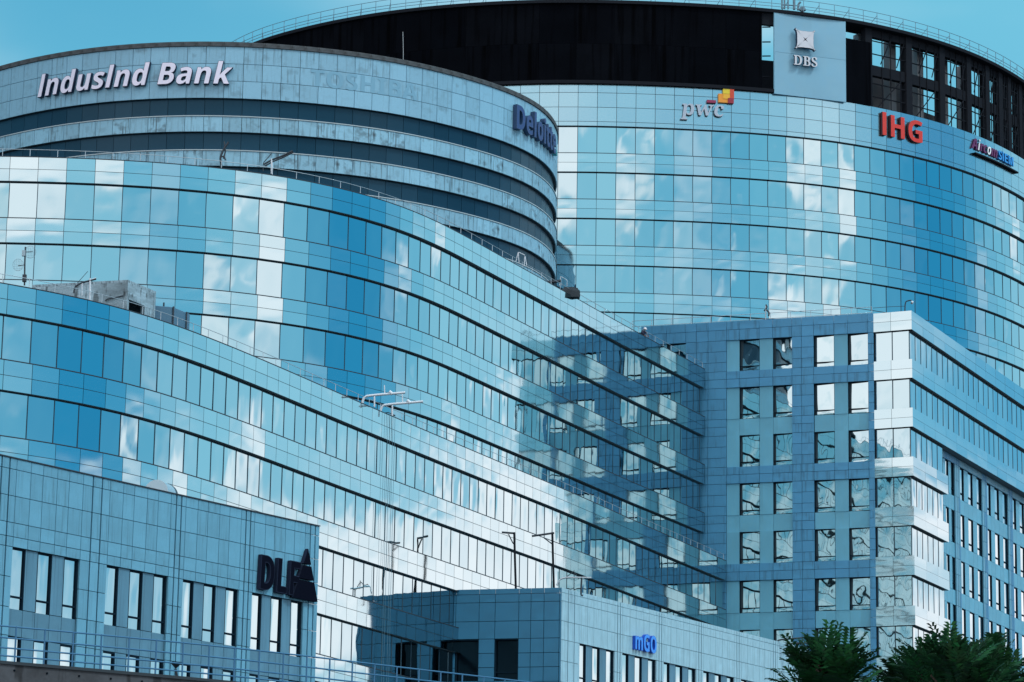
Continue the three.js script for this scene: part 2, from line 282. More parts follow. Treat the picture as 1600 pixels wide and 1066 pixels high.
// ================================================================ the round tower with pale and dark bands
const claddingSet = (c, n, texs) => texs.map((t, i) => std(lin(...c.map((v) => v * (1 + 0.05 * (i - 1)))), 0.6, 0, { map: t }));
const STAINED = claddingSet([0.25, 0.53, 0.68], 3, [stainTex(1, 0.22), stainTex(2, 0.3), stainTex(3, 0.12), stainTex(4, 0.4), stainTex(5, 0.18)]);
const PARAPET = claddingSet([0.25, 0.54, 0.71], 3, [stainTex(6, 0.10), stainTex(7, 0.16), stainTex(8, 0.06)]);
const DARKBAND = [[0.006, 0.034, 0.062], [0.009, 0.040, 0.070], [0.004, 0.029, 0.054]].map((c) => new THREE.MeshPhysicalMaterial({ color: lin(...c), roughness: 0.3, specularColor: lin(0.35, 0.75, 1.0), specularIntensity: 0.8 }));
const HC = 70;
const PTS_C = [[-60, 130], [0, 108], [56, 95.5], [122, 83], [200, 75], [280, 71.5], [353, 71], [450, 76], [587.5, 91], [669, 107], [775, 136], [822, 155], [850, 172], [862, 184], [868, 196]];
const planC = [[-48, -235], ...PTS_C.map(([x, y]) => plan(x, y, HC)), [3.75, -240.5], [3.3, -244.5], [1.2, -250]];
const PC = smoothPath(planC, 3);
{
  const g = thing('round_office_tower', 'round tower with pale stained cladding and dark window bands', 'office building'), cl = new Cladding(g), top = HC + EYE, hidden = under(ROOF_A, -99, 1103);
  part('core_wall', body(PC, 0.5, [[-20, -256], [-44, -250]], 0, top - 0.6), M.core, g);
  const n = Math.round(PC.len / 1.38), w = PC.len / n;
  const light = (name, y0, y1, mats) => { for (let i = 0; i < n; i++) cl.add(name, PC, i * w, (i + 1) * w, y0, y1, { gap: 0.035, t: 0.08, tilt: 0.004, mats, hidden }); };
  for (let r = 0; r < 3; r++) light('parapet_panel', top - 3.94 + r * 1.313, top - 3.94 + (r + 1) * 1.313, PARAPET);
  part('parapet_backing', strip(PC, loop(-0.5, -0.1, top - 3.93, top - 0.1)), M.joint, g);
  part('coping', strip(PC, loop(-0.7, 0.09, top, top + 0.34)), std(lin(0.10, 0.13, 0.145), 0.8, 0, { map: concreteTex }), g);
  let y = top - 3.94;
  for (let k = 0; k < 8; k++) {
    for (let i = 0; i < n; i++) cl.add('dark_window_panel', PC, i * w, (i + 1) * w, y - 1.34, y, { off: -0.28, gap: 0.03, t: 0.05, tilt: 0.01, geos: PANE, mats: DARKBAND, hidden });
    part('ledge', strip(PC, loop(-0.32, 0.05, y - 1.40, y - 1.335)), std(lin(0.40, 0.52, 0.56), 0.5), g);
    part('band_backing', strip(PC, loop(-0.5, -0.1, y - 2.57, y - 1.41)), M.joint, g);
    light('band_panel', y - 2.56, y - 1.40, STAINED);
    y -= 2.58;
  }
  cl.build();
}

// ================================================================ the great round glass tower with the dark roof screen
const HP = 77, FP = 4.15, BP = 1.68;
const PTS_P = [[869, 195.2], [969, 197.3], [1062.5, 200.6], [1156, 205.6], [1240, 212.5], [1300, 219], [1350, 227], [1437.5, 245], [1512.5, 267], [1562.5, 287.5], [1600, 308]];
const PP = smoothPath([[-27.5, -279], [-24.7, -274], [-20.3, -269.8], [-15.4, -266.2], [-10.2, -263.4], [-4.5, -261.5], [0, -260.6], ...PTS_P.map(([x, y]) => plan(x, y, HP)), [49.6, -284.4], [52.4, -290], [54.6, -297], [55, -304]], 3);
const sP = (px, py = 200) => PP.hit(px, py).s;
const yP = (px, py) => PP.hit(px, py).y;
const CROWN0 = HP + EYE + 3.8, CROWN1 = HP + EYE + 11.45;
const FASCIA = glassSet([[0.30, 0.50, 0.57], [0.29, 0.485, 0.56], [0.31, 0.51, 0.58]], 0.22);
const CROWNDARK = [[0.0032, 0.0046, 0.0075], [0.0042, 0.0058, 0.009], [0.0026, 0.004, 0.0068]].map((c, i) => { const m = matte(c.map((v) => v * 0.9)); m.map = streakTex(30 + i, 0.35); return m; });
let TOWER;
{
  const g = TOWER = thing('round_glass_tower', 'tallest round mirror glass tower crowned by a black roof screen', 'office building'), cl = new Cladding(g);
  const hidden = anyOf(under(ROOF_A, -99, 1103), under(ROOF_R, 1060, 1700), (x, y) => x < 868 && y > 130);
  part('core_wall', body(PP, 0.5, [[30, -312], [-20, -300]], 0, CROWN0 + 0.2), M.core, g);
  const cuts = [sP(872.5)]; while (cuts[0] > 1.7) cuts.unshift(cuts[0] - 1.69); while (cuts[cuts.length - 1] + 1.69 < PP.len) cuts.push(cuts[cuts.length - 1] + 1.69);
  const mull = [], y1 = HP + EYE;
  const rows = [0, 0.40, 1.70, 3.02, 3.8];
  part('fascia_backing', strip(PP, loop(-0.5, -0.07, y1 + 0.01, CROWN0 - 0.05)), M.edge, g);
  for (let i = 0; i + 1 < cuts.length; i++) {
    for (let r = 0; r < 4; r++) cl.add('fascia_panel', PP, cuts[i], cuts[i + 1], y1 + rows[r], y1 + rows[r + 1], { gap: 0.04, tilt: 0.006, geos: SHEET, mats: FASCIA, hidden });
  }
  for (let k = 0; k < 8; k++) {
    const y = y1 - FP * k, yw = y - FP + BP;
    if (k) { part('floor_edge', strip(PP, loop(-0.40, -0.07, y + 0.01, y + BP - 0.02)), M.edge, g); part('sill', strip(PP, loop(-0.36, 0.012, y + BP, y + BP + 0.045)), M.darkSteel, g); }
    for (let i = 0; i + 1 < cuts.length; i++) {
      if (k) for (const r of [0, 1]) cl.add('spandrel_panel', PP, cuts[i], cuts[i + 1], y + r * BP / 2, y + (r + 1) * BP / 2, { gap: 0.03, tilt: 0.005, geos: SHEET, mats: SPAN, hidden });
      cl.add('window_pane', PP, cuts[i], cuts[i + 1], yw + 0.045, y, { off: -0.28, gap: 0.055, gapY: 0.02, tilt: 0.006, geos: PANE, mats: GLASS, hidden });
      const q = PP.off(cuts[i], -0.28); mull.push([0.055, FP - BP - 0.04, 0.05, q.x, (yw + y) / 2, q.z, Math.atan2(q.n[0], q.n[1])]);
    }
  }
  cl.build();
  const m = part('mullions', bars(mull), M.mullion, g); m.userData.kind = 'stuff';
  // crown: black screen panels, one pale sign panel, open steelwork, ring beam
  const c2 = new Cladding(g), sA = sP(1190, 80), sB = sP(1208, 80), sC = sP(1319, 80), sD = sP(1360, 100);
  for (let n = Math.round(sA / 3.38), i = 0; i < n; i++) for (let r = 0; r < 2; r++) c2.add('black_screen_panel', PP, i * sA / n, (i + 1) * sA / n, mix(CROWN0, CROWN1 - 0.3, r / 2), mix(CROWN0, CROWN1 - 0.3, (r + 1) / 2), { off: 0.15, gap: 0.015, t: 0.1, mats: CROWNDARK });
  part('screen_backing', strip(PP, loop(-0.12, 0.03, CROWN0, CROWN1 - 0.31), 0, sA), M.crownSteel, g);
  part('ring_beam', strip(PP, loop(-2.2, 0.35, CROWN1 - 0.3, CROWN1)), M.crownSteel, g);
  part('base_beam', strip(PP, loop(-0.8, 0.3, CROWN0 - 0.02, CROWN0 + 0.28), 0, sB), M.crownSteel, g);
  for (const [a, b] of [[0, 0.5], [0.5, 1]]) { const o = { off: 0.32, gap: 0.02, t: 0.2, mats: [std(lin(0.23, 0.52, 0.68), 0.5, 0, { map: stoneTex(4, 0.10) })] }; c2.add('pale_sign_panel', PP, sB, sC, mix(CROWN0 - 0.15, CROWN1 - 0.05, a), mix(CROWN0 - 0.15, CROWN1 - 0.05, b), o); }
  c2.add('black_screen_panel', PP, sC + 0.05, sD, CROWN0, CROWN1 - 1.75, { off: 0.12, gap: 0.01, t: 0.1, mats: CROWNDARK });
  c2.build();
  const piers = [1360, 1423, 1475, 1517, 1546, 1566, 1580].map((x) => sP(x, 130)); for (let k = 1; k < 8; k++) piers.push(piers[6] + k * 2.6);
  piers.forEach((s, i) => {
    const q = PP.off(s, -0.5); part('crown_pier', BOX, M.crownSteel, g, [q.x, (CROWN0 + CROWN1) / 2 - 0.1, q.z]); const p = g.children[g.children.length - 1]; p.scale.set(0.72, CROWN1 - CROWN0, 0.7); p.rotation.y = Math.atan2(q.n[0], q.n[1]);
    if (i + 1 < piers.length) {
      const L = piers[i + 1] - s, b = [];
      const bar = (s0, y0, s1, y2, r) => { const A = PP.off(s0, -0.3), B = PP.off(s1, -0.3); b.push(rod([A.x, y0, A.z], [B.x, y2, B.z], r, 5)); };
      for (const f of [0.14, 0.30, 0.66, 0.82]) bar(s, mix(CROWN0, CROWN1, f), s + L, mix(CROWN0, CROWN1, f), 0.06);
      for (const f of [0.34, 0.55, 0.8]) bar(s + L * f, CROWN0, s + L * f, CROWN1 - 0.3, 0.055);
      bar(s + L * 0.3, mix(CROWN0, CROWN1, 0.55), s + L * 0.62, CROWN1 - 0.3, 0.05); bar(s + L * 0.7, mix(CROWN0, CROWN1, 0.55), s + L * 0.95, CROWN1 - 0.3, 0.05); bar(s + L * 0.2, CROWN0, s + L * 0.85, mix(CROWN0, CROWN1, 0.42), 0.05);
      part('steel_grille', mergeGeometries(b), M.crownSteel, g);
      const A = PP.off(s + L / 2, -0.6), mb = part('middle_beam', BOX, M.crownSteel, g, [A.x, mix(CROWN0, CROWN1, 0.46), A.z]); mb.scale.set(L, 0.95, 0.5); mb.rotation.y = Math.atan2(A.n[0], A.n[1]);
      const tb = part('top_beam', BOX, M.crownSteel, g, [A.x, CROWN1 - 0.65, A.z]); tb.scale.set(L, 0.75, 0.5); tb.rotation.y = mb.rotation.y;
    }
  });
  // plant room wall inside the crown, seen dark through the open bays, and its grey columns
  const sE = sP(1478, 130); part('plant_room_wall', strip(PP, loop(-6, -4, CROWN0, CROWN1 - 2.6), sC, sE), std(lin(0.10, 0.11, 0.12), 0.9), g);
  part('plant_room_wall', strip(PP, loop(-6, -4, CROWN0, CROWN0 + 2.4), sE, piers[3]), std(lin(0.10, 0.11, 0.12), 0.9), g);
  for (let i = 0; i < 5; i++) { const q = PP.off(mix(sD, piers[4], (i + 0.12) / 4.4), -2.2), c = part('grey_column', BOX, std(lin(0.22, 0.25, 0.27), 0.9), g, [q.x, (CROWN0 + CROWN1) / 2, q.z]); c.scale.set(0.8, CROWN1 - CROWN0 - 0.7, 0.8); c.rotation.y = Math.atan2(q.n[0], q.n[1]); }
  { const q0 = PP.off(sA + 0.2, -0.4), q1 = PP.off(sB - 0.1, -0.4), b = []; for (const f of [0.2, 0.45, 0.62, 0.8, 0.9]) b.push(rod([q0.x, mix(CROWN0, CROWN1, f), q0.z], [q1.x, mix(CROWN0, CROWN1, f + 0.01), q1.z], 0.06, 5)); part('steel_grille', mergeGeometries(b), M.crownSteel, g);
    const q = PP.off((sA + sB) / 2, -1.5), w = part('plant_room_wall', BOX, M.crownSteel, g, [q.x, CROWN0 + 1.7, q.z]); w.scale.set(2.2, 3.4, 0.3); w.rotation.y = Math.atan2(q.n[0], q.n[1]);
    const h = PP.off((sA + sB) / 2, -0.2), lint = part('top_beam', BOX, M.crownSteel, g, [h.x, CROWN1 - 0.8, h.z]); lint.scale.set(sB - sA + 0.4, 1.2, 0.4); lint.rotation.y = w.rotation.y; }
}

// ================================================================ stone cladding helpers
const STONE = claddingSet([0.07, 0.34, 0.58], 3, [streakTex(1, 0.10), streakTex(2, 0.14), stoneTex(3, 0.10)]);
const STONE_PALE = claddingSet([0.15, 0.52, 0.70], 3, [stoneTex(5, 0.10), stoneTex(6, 0.14)]);
const STONE_D = claddingSet([0.145, 0.43, 0.59], 3, [streakTex(7, 0.10), streakTex(8, 0.14), streakTex(9, 0.07)]);
const PIERS = claddingSet([0.105, 0.29, 0.41], 3, [streakTex(10, 0.12), streakTex(11, 0.16)]);
const FRAME = matte([0.008, 0.022, 0.036]);
const DARKGLASS = [new THREE.MeshPhysicalMaterial({ color: lin(0.002, 0.006, 0.010), roughness: 0.1, specularColor: lin(0.2, 0.5, 0.7), specularIntensity: 0.5 })];
const WINDOWS = glassSet([[0.40, 0.58, 0.63], [0.38, 0.56, 0.61]], 0.03);

// window opening frame on a straight face: dark reveals and a transom
function frameGeo(path, s0, s1, y0, y1, off, depth, side, transom, out) {
  const q = path.at((s0 + s1) / 2), ry = Math.atan2(q.n[0], q.n[1]), put = (s, y, w, h, d, o) => { const p = path.off(s, o); out.push([w, h, d, p.x, y, p.z, ry]); };
  put(s1 - side / 2, (y0 + y1) / 2, side, y1 - y0, depth, off - 0 - depth / 2); put(s0 + 0.03, (y0 + y1) / 2, 0.06, y1 - y0, depth, off - depth / 2 - 0.02);
  put((s0 + s1) / 2, y1 - 0.04, s1 - s0 - side - 0.07, 0.08, depth - 0.02, off - depth / 2 - 0.01);
  if (transom) put((s0 + s1) / 2 - side / 2, y0 + transom, s1 - s0 - side - 0.07, 0.07, 0.1, off - depth + 0.1);
}
// wall of stone columns with bays of narrow windows between them
function bayWall(g, cl, path, o) {
  const { cols, top, upper, head, winH, storey, floors, nWin = 3, hidden, stone, off = 0 } = o;
  const panel = (name, s0, s1, y0, y1, op = {}) => { if (s1 - s0 > 0.04 && y1 - y0 > 0.04) cl.add(name, path, s0, s1, y0, y1, { off, gap: 0.03, t: 0.1, tilt: 0.004, mats: stone, hidden, ...op }); };
  const edges = (b0, b1) => { const e = [b0], w = (b1 - b0) / (nWin + 0.85 * (nWin - 1)); for (let i = 0; i < nWin - 1; i++) { e.push(e[e.length - 1] + w); e.push(e[e.length - 1] + 0.85 * w); } e.push(b1); return e; };
  cols.forEach(([c0, c1], ci) => {
    const mid = c1 - c0 > 1 ? [c0, c0 + (c1 - c0) * 0.36, c0 + (c1 - c0) * 0.7, c1] : c1 - c0 > 0.5 ? [c0, (c0 + c1) / 2, c1] : [c0, c1];
    for (let j = 0; j + 1 < mid.length; j++) {                      // deep open joints either side of the middle strip
      const m0 = mid[j] + (j ? 0.03 : 0), m1 = mid[j + 1] - (j + 2 < mid.length ? 0.03 : 0);
      for (let r = 0; r + 1 < upper.length; r++) panel('stone_panel', m0, m1, top - upper[r + 1], top - upper[r]);
      let y = top - head; for (let f = 0; f < floors; f++) for (const [a, b] of [[0, 0.34], [0.34, 0.68], [0.68, 1]]) panel('stone_panel', m0, m1, y - storey * (f + b), y - storey * (f + a));
    }
    if (ci + 1 < cols.length) {
      const b0 = c1, b1 = cols[ci + 1][0], e = edges(b0, b1);
      for (let j = 0; j + 1 < e.length; j++) for (let r = 0; r + 1 < upper.length; r++) panel('stone_panel', e[j], e[j + 1], top - upper[r + 1], top - upper[r]);
      for (let f = 0; f < floors; f++) {
        const y1 = top - head - storey * f, y0 = y1 - winH;
        for (let j = 0; j + 1 < e.length; j++) {
          panel('spandrel_stone', e[j], e[j + 1], y1 - storey, y0, { off: off - 0.1, mats: o.pier });
          if (j % 2) panel('pier_panel', e[j], e[j + 1], y0, y1, { off: off - 0.1, t: 0.32, mats: o.pier });
          else {
            const fr = []; frameGeo(path, e[j], e[j + 1], y0, y1, off - 0.1, 0.14, 0.06, winH * 0.2, fr); part('window_frame', bars(fr), FRAME, g);
            panel('window_pane', e[j] + 0.05, e[j + 1] - 0.05, y0, y1, { off: off - 0.19, gap: 0.01, t: 0.05, geos: PANE, mats: WINDOWS, tilt: 0.006 });
          }
        }
      }
    }
  });
}
const ray2 = (a, deg, L) => [a[0] + L * Math.cos(deg * Math.PI / 180), a[1] + L * Math.sin(deg * Math.PI / 180)];

// ================================================================ the stone and glass block on the right
{
  const corner = plan(1424.8, 514.7, HK(0) - EYE), RL = new Path([ray2(corner, 180 + 19, 26), corner]), RR = new Path([corner, ray2(corner, -65.2, 62)]);
  const g = thing('corner_office_block', 'blue stone office block with a mirror glass corner and glass upper floors', 'office building'), cl = new Cladding(g);
  const hidden = anyOf((x, y) => x < 1100 && y > pyOf(ROOF_A, x), (x, y) => x < 1138 && y > 560, under(ROOF_M, 690, 1260));
  const sL = (px) => RL.hit(px, 540).s, top = HK(0) + 1.62, back = ray2(RR.p[1], 197, 24);
  part('core_wall', body(new Path([RL.p[0], corner, RR.p[1]]), 1.35, [back], 0, top - 0.3), M.core, g);
  // --- left face
  const o = -0.3, V = [1000, 1040, 1070, 1087, 1105, 1133.7, 1153.7, 1185, 1206, 1236, 1251, 1270, 1301.7, 1323, 1355, 1364].map(sL);
  const kind = ['p', 'w', 'c', 'c', 'c', 'p', 'w', 'p', 'w', 'c', 'c', 'w', 'p', 'w', 'c'];
  const rows = [0, 0.92, 1.84, 2.62, 3.28, FH];
  part('wall_backing', strip(RL, loop(-1.4, o - 0.42, 0, top - 0.4), 0, V[15]), M.joint, g);
  for (let i = 0; i < kind.length; i++) {
    for (const [a, b] of [[0, 0.72], [0.72, 1.62]]) cl.add('stone_panel', RL, V[i], V[i + 1], HK(0) + 1.62 - b, HK(0) + 1.62 - a, { off: o, gap: 0.03, t: 0.1, tilt: 0.004, mats: STONE, hidden });
    for (let k = 0; k < 9; k++) {
      const y = HK(k), pairTop = k % 2 === 1;
      if (kind[i] === 'c') { for (let r = 0; r < 5; r++) cl.add('stone_panel', RL, V[i], V[i + 1], y - rows[r + 1], y - rows[r], { off: o, gap: 0.03, t: 0.1, tilt: 0.004, mats: STONE, hidden }); continue; }
      // spandrel below the opening: full stone band under every first, pale recessed panel under every second
      if (k % 2 === 0 || k === 99) for (const r of [3, 4]) cl.add('stone_panel', RL, V[i], V[i + 1], y - rows[r + 1], y - rows[r], { off: o, gap: 0.03, t: 0.1, tilt: 0.004, mats: STONE, hidden });
      else cl.add('pale_panel', RL, V[i], V[i + 1], y - FH, y - rows[3], { off: o - 0.16, gap: kind[i] === 'p' ? 0 : 0.04, t: 0.1, mats: STONE_PALE, hidden });
      if (kind[i] === 'p') cl.add('pale_panel', RL, V[i], V[i + 1], y - rows[3], y, { off: o - 0.12, gap: 0.02, gapY: 0.01, t: 0.12, mats: STONE_PALE, hidden });
      else {
        cl.add('window_pane', RL, V[i] + 0.03, V[i + 1] - 0.03, y - rows[3] + 0.42, y - 0.04, { off: o - 0.34, gap: 0.03, tilt: 0.012, geos: WAVY, mats: GLASS, swing: -0.125, hidden });
        cl.add('lower_window_pane', RL, V[i] + 0.03, V[i + 1] - 0.03, y - rows[3] + 0.04, y - rows[3] + 0.38, { off: o - 0.34, gap: 0.03, tilt: 0.014, geos: WAVY, mats: GLASS, swing: -0.125, hidden });
        const fr = [], q = RL.at(V[i]), ry = Math.atan2(q.n[0], q.n[1]); for (const s of [V[i] + 0.015, V[i + 1] - 0.015]) { const p = RL.off(s, o - 0.25); fr.push([0.03, rows[3], 0.2, p.x, y - rows[3] / 2, p.z, ry]); }
        const p = RL.off((V[i] + V[i + 1]) / 2, o - 0.25); for (const yy of [y - 0.02, y - rows[3] + 0.4]) fr.push([V[i + 1] - V[i] - 0.06, 0.04, 0.16, p.x, yy, p.z, ry]); part('window_frame', bars(fr), FRAME, g);
      }
    }
  }
  // --- glass corner bay and the right face
  const bl = RL.off(sL(1358), -0.36), BY = new Path([[bl.x, bl.z], corner]), B0 = 0, B1 = BY.len, mull = [], sEnd = RR.hit(1482, 776).s, sGlass = RR.hit(1478.5, 740).s, full = 46;
  const rstep = 1.52, nR = Math.round(full / rstep), nS = Math.round(sGlass / rstep);
  for (let k = 0; k < 9; k++) {
    const y = HK(k), yw = y - FH + 1.58, long = k < 3, L = long ? full : sEnd;
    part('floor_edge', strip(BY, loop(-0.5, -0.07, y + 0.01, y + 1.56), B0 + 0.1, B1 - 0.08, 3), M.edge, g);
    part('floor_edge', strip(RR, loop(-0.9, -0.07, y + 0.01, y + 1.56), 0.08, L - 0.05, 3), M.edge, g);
    for (const r of [0, 1]) {
      for (let i = 0; i < 2; i++) cl.add('corner_panel', BY, mix(B0, B1, i / 2), mix(B0, B1, (i + 1) / 2), y + r * 0.79, y + (r + 1) * 0.79, { gap: 0.025, tilt: 0.006, geos: k > 2 ? PANE : SHEET, mats: SPAN, hidden });
      const np = Math.round(L / (rstep * 2)); for (let i = 0; i < np; i++) cl.add('spandrel_panel', RR, L * i / np, L * (i + 1) / np, y + r * 0.79, y + (r + 1) * 0.79, { gap: 0.02, tilt: 0.006, geos: SHEET, mats: SPAN, hidden });
    }
    const s0 = 0.36, s1 = B1 - 0.33;
    for (let i = 0; i < 2; i++) cl.add('window_pane', BY, mix(s0, s1, i / 2), mix(s0, s1, (i + 1) / 2), yw + 0.02, y, { off: -0.3, gap: 0.06, tilt: 0.01, geos: k > 1 ? WAVY : PANE, mats: GLASS, swing: -0.03, hidden });
    const n = k < 2 ? nR : nS, LL = k < 2 ? full : sGlass;
    for (let i = 0; i < n; i++) {
      cl.add('window_pane', RR, 0.3 + (LL - 0.3) * i / n, 0.3 + (LL - 0.3) * (i + 1) / n, yw + 0.02, y, { off: -0.3, gap: 0.05, tilt: 0.005, geos: PANE, mats: GLASS, hidden });
      const q = RR.off(0.3 + (LL - 0.3) * i / n, -0.3); mull.push([0.05, FH - 1.62, 0.05, q.x, (yw + y) / 2, q.z, Math.atan2(q.n[0], q.n[1])]);
    }
    for (const s of [s0, (s0 + s1) / 2]) { const q = BY.off(s, -0.3); mull.push([0.06, FH - 1.62, 0.05, q.x, (yw + y) / 2, q.z, Math.atan2(q.n[0], q.n[1])]); }
  }
  // --- stone wall below the glass storeys on the right face
  const sc = (px) => RR.hit(px, 830).s, pitch = sc(1552) - sc(1510), c0 = sc(1510) + 0.2, wc = 1.5;
  const cols = [[c0 - pitch * 0.68, c0 - pitch * 0.62]]; for (let i = 0; i < 7; i++) cols.push([c0 + pitch * i - wc / 2, c0 + pitch * i + wc / 2]);
  cols[0] = [sEnd, sEnd + 0.5];
  part('wall_backing', strip(RR, loop(-1.5, -1.32, 0, HK(2)), sEnd, full, 4), M.joint, g);
  bayWall(g, cl, RR, { cols, top: HK(2), upper: [0, 0.6], head: 0.6, winH: 2.75, storey: FH, floors: 7, off: -0.75, stone: STONE_D, pier: STONE_PALE, hidden });
  cl.build({ window_pane: 330 });
  const m = part('mullions', bars(mull), M.mullion, g); m.userData.kind = 'stuff';
  var BLOCK = { g, RL, RR, top };
}

// ================================================================ the stone block with the black triangle logo, lower left
let DB;
{
  const HD = 25, p0 = plan(0, 712, HD), D = new Path([ray2(p0, 180 - 55.2, 9), plan(499.5, 823, HD)]);
  const g = thing('stone_office_block', 'grey stone clad block with triple slot windows and a black triangle logo sign', 'office building'), cl = new Cladding(g), top = HD + EYE;
  const hidden = (x, y) => y > 1090;
  const end = D.p[1], s = (px) => D.hit(px, 870).s;
  part('core_wall', body(D, 0.6, [ray2(end, -145, 16), ray2(D.p[0], -145, 16)], 0, top - 0.25), M.core, g);
  part('side_wall', BOX, STONE_D[0], g, [0, 0, 0]); { const sw = g.children[g.children.length - 1], q = ray2(end, -145.2, 8.2); sw.position.set(q[0] + 0.0, top / 2 - 0.1, q[1]); sw.scale.set(0.12, top - 0.3, 15.2); sw.rotation.y = -(-145.2 + 90) * Math.PI / 180; }
  part('wall_backing', strip(D, loop(-0.75, -0.56, 0, top - 0.3), 0.05, D.len - 0.05, 4), M.joint, g);
  const bay = s(140) - s(4) - 0.2, cols = [[0, s(19) - 4.6], [s(4) - 0.9, s(19)], [s(125), s(167.5)], [s(264), s(287.5)], [s(375), s(396)], [s(476), D.len]];
  cols.splice(0, 1, [Math.max(0, cols[1][0] - 3.9 - 1.2), Math.max(0.1, cols[1][0] - 3.9)]);
  bayWall(g, cl, D, { cols, top, upper: [0, 0.5, 1.72, 2.94, 3.58, 4.04], head: 4.04, winH: 2.78, storey: FH, floors: 4, stone: STONE_D, pier: PIERS, hidden });
  part('coping', strip(D, loop(-0.7, 0.05, top, top + 0.05), 0, D.len, 4), M.darkSteel, g);
  cl.build();
  DB = { g, path: D, top };
}

// ================================================================ the stone block with the blue sign, lower middle
let MB;
{
  const HM = 28, corner = plan(878, 918, HM), MR = new Path([corner, plan(1262, 1013.5, HM)]), ML = new Path([ray2(corner, 180 + 15.3, 9.5), corner]);
  const g = thing('stone_corner_block', 'low stone clad corner block with a bright blue lettered sign', 'office building'), cl = new Cladding(g), top = HM + EYE;
  const end = MR.p[1];
  part('core_wall', body(new Path([ML.p[0], corner, end]), 0.62, [ray2(end, 195, 8), [2, -222]], 0, top - 0.25), M.core, g);
  part('wall_backing', strip(ML, loop(-0.75, -0.56, 0, top - 0.3), 0, ML.len - 0.6, 4), M.joint, g);
  part('wall_backing', strip(MR, loop(-0.75, -0.56, 0, top - 0.3), 0.6, MR.len - 0.05, 4), M.joint, g);
  const s = (px) => MR.hit(px, 990).s, pit = (s(1032) - s(899)) / 2, cols = [[0, s(906)]];
  for (let i = 1; ; i++) { const c = s(899) + pit * i; if (c + 0.5 > MR.len) break; cols.push([c - 0.55, c + 0.5]); }
  cols.push([MR.len - 0.4, MR.len]);
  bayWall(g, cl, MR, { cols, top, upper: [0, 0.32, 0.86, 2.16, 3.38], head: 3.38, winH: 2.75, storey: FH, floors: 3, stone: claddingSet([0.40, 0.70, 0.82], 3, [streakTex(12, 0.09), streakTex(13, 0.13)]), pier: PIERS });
  // left face: same stone, its shade put into a darker colour
  const SHADED_STONE = claddingSet([0.03, 0.225, 0.385], 3, [stoneTex(14, 0.10), stoneTex(15, 0.12)]);
  const sl = (px) => ML.hit(px, 990).s, V = [0, sl(690), sl(711.5), sl(748), sl(773), sl(810), sl(829), sl(849.5), sl(873.5), ML.len - 0.012];
  const up = [0, 0.36, 0.90, 2.13, 3.28], low = [3.28, 4.22, 5.14, 6.08, 7.0];
  for (let i = 0; i + 1 < V.length; i++) {
    for (let r = 0; r < 4; r++) cl.add('stone_panel', ML, V[i], V[i + 1], top - up[r + 1], top - up[r], { gap: 0.035, t: 0.1, mats: SHADED_STONE });
    const win = i === 2 || i === 4;
    for (let f = 0; f < 3; f++) {
      const dy = FH * f;
      if (!win) for (let r = 0; r < 4; r++) cl.add('stone_panel', ML, V[i], V[i + 1], top - dy - (r === 3 ? 3.28 + FH : low[r + 1]), top - dy - low[r], { gap: 0.035, t: 0.1, mats: SHADED_STONE });
      else {
        cl.add('dark_window_pane', ML, V[i], V[i + 1], top - dy - 6.0, top - dy - 3.28, { off: -0.35, gap: 0.06, mats: DARKGLASS, geos: PANE });
        cl.add('stone_panel', ML, V[i], V[i + 1], top - dy - 3.28 - FH, top - dy - 6.0, { gap: 0.035, t: 0.1, mats: SHADED_STONE });
        const fr = []; frameGeo(ML, V[i], V[i + 1], top - dy - 6.0, top - dy - 3.28, -0.02, 0.36, 0.05, 0.55, fr); part('window_frame', bars(fr), FRAME, g);
      }
    }
  }
  cl.build();
  MB = { g, MR, ML, top, corner };
}

// ================================================================ lettering
const loader = new FontLoader();
const SANS = await loader.loadAsync('fonts/droid/droid_sans_bold.typeface.json'), SERIF = await loader.loadAsync('fonts/droid/droid_serif_bold.typeface.json');
const adv = (font, ch) => (font.data.glyphs[ch] ?? font.data.glyphs['?']).ha / font.data.resolution;
function letterGeo(font, ch, depth, fat = 0) { return new TextGeometry(ch, { font, size: 1, depth, curveSegments: 4, bevelEnabled: fat > 0, bevelSize: fat, bevelThickness: 0.02, bevelSegments: 1 }); }
// letters set along a curve: s0..s1, baseline y, capital height in metres
function lettering(g, path, text, font, s0, s1, y, cap, o) {
  let total = 0; for (const c of text) total += adv(font, c); const kx = (s1 - s0) / total; let u = 0;
  letterGeo(font, 'H', 1).computeBoundingBox(); const hb = letterGeo(font, 'H', 1); hb.computeBoundingBox(); const ky = cap / (hb.boundingBox.max.y - hb.boundingBox.min.y);
  [...text].forEach((c, i) => {
    const a = adv(font, c);
    if (c !== ' ') {
      const geo = letterGeo(font, c, 1, o.fat ?? 0); if (o.slant) geo.applyMatrix4(new THREE.Matrix4().set(1, o.slant, 0, 0, 0, 1, 0, 0, 0, 0, 1, 0, 0, 0, 0, 1)); geo.translate(-a / 2, 0, 0); geo.scale(kx, ky, o.depth);
      const m = part('letter', geo, o.mats ? o.mats(i) : [o.face, o.side], g), q = path.off(s0 + (u + a / 2) * kx, o.off);
      m.position.set(q.x, y, q.z); m.rotation.y = Math.atan2(q.n[0], q.n[1]);
    }
    u += a;
  });
}
const sideDark = std(lin(0.01, 0.03, 0.07), 0.6);
{ // white italic letters on the pale banded tower
  const g = thing('sign_lettering', 'white italic raised letters with dark edges on the parapet of the banded tower', 'sign');
  const a = PC.hit(60, 154), b = PC.hit(358, 135);
  lettering(g, PC, 'lnduslnd Bank', SANS, a.s, b.s, (a.y + b.y) / 2 + 0.05, 1.62, { depth: 0.28, off: 0.03, slant: 0.2, fat: 0.016, face: std(lin(0.78, 0.80, 0.95), 0.45), side: sideDark });
}
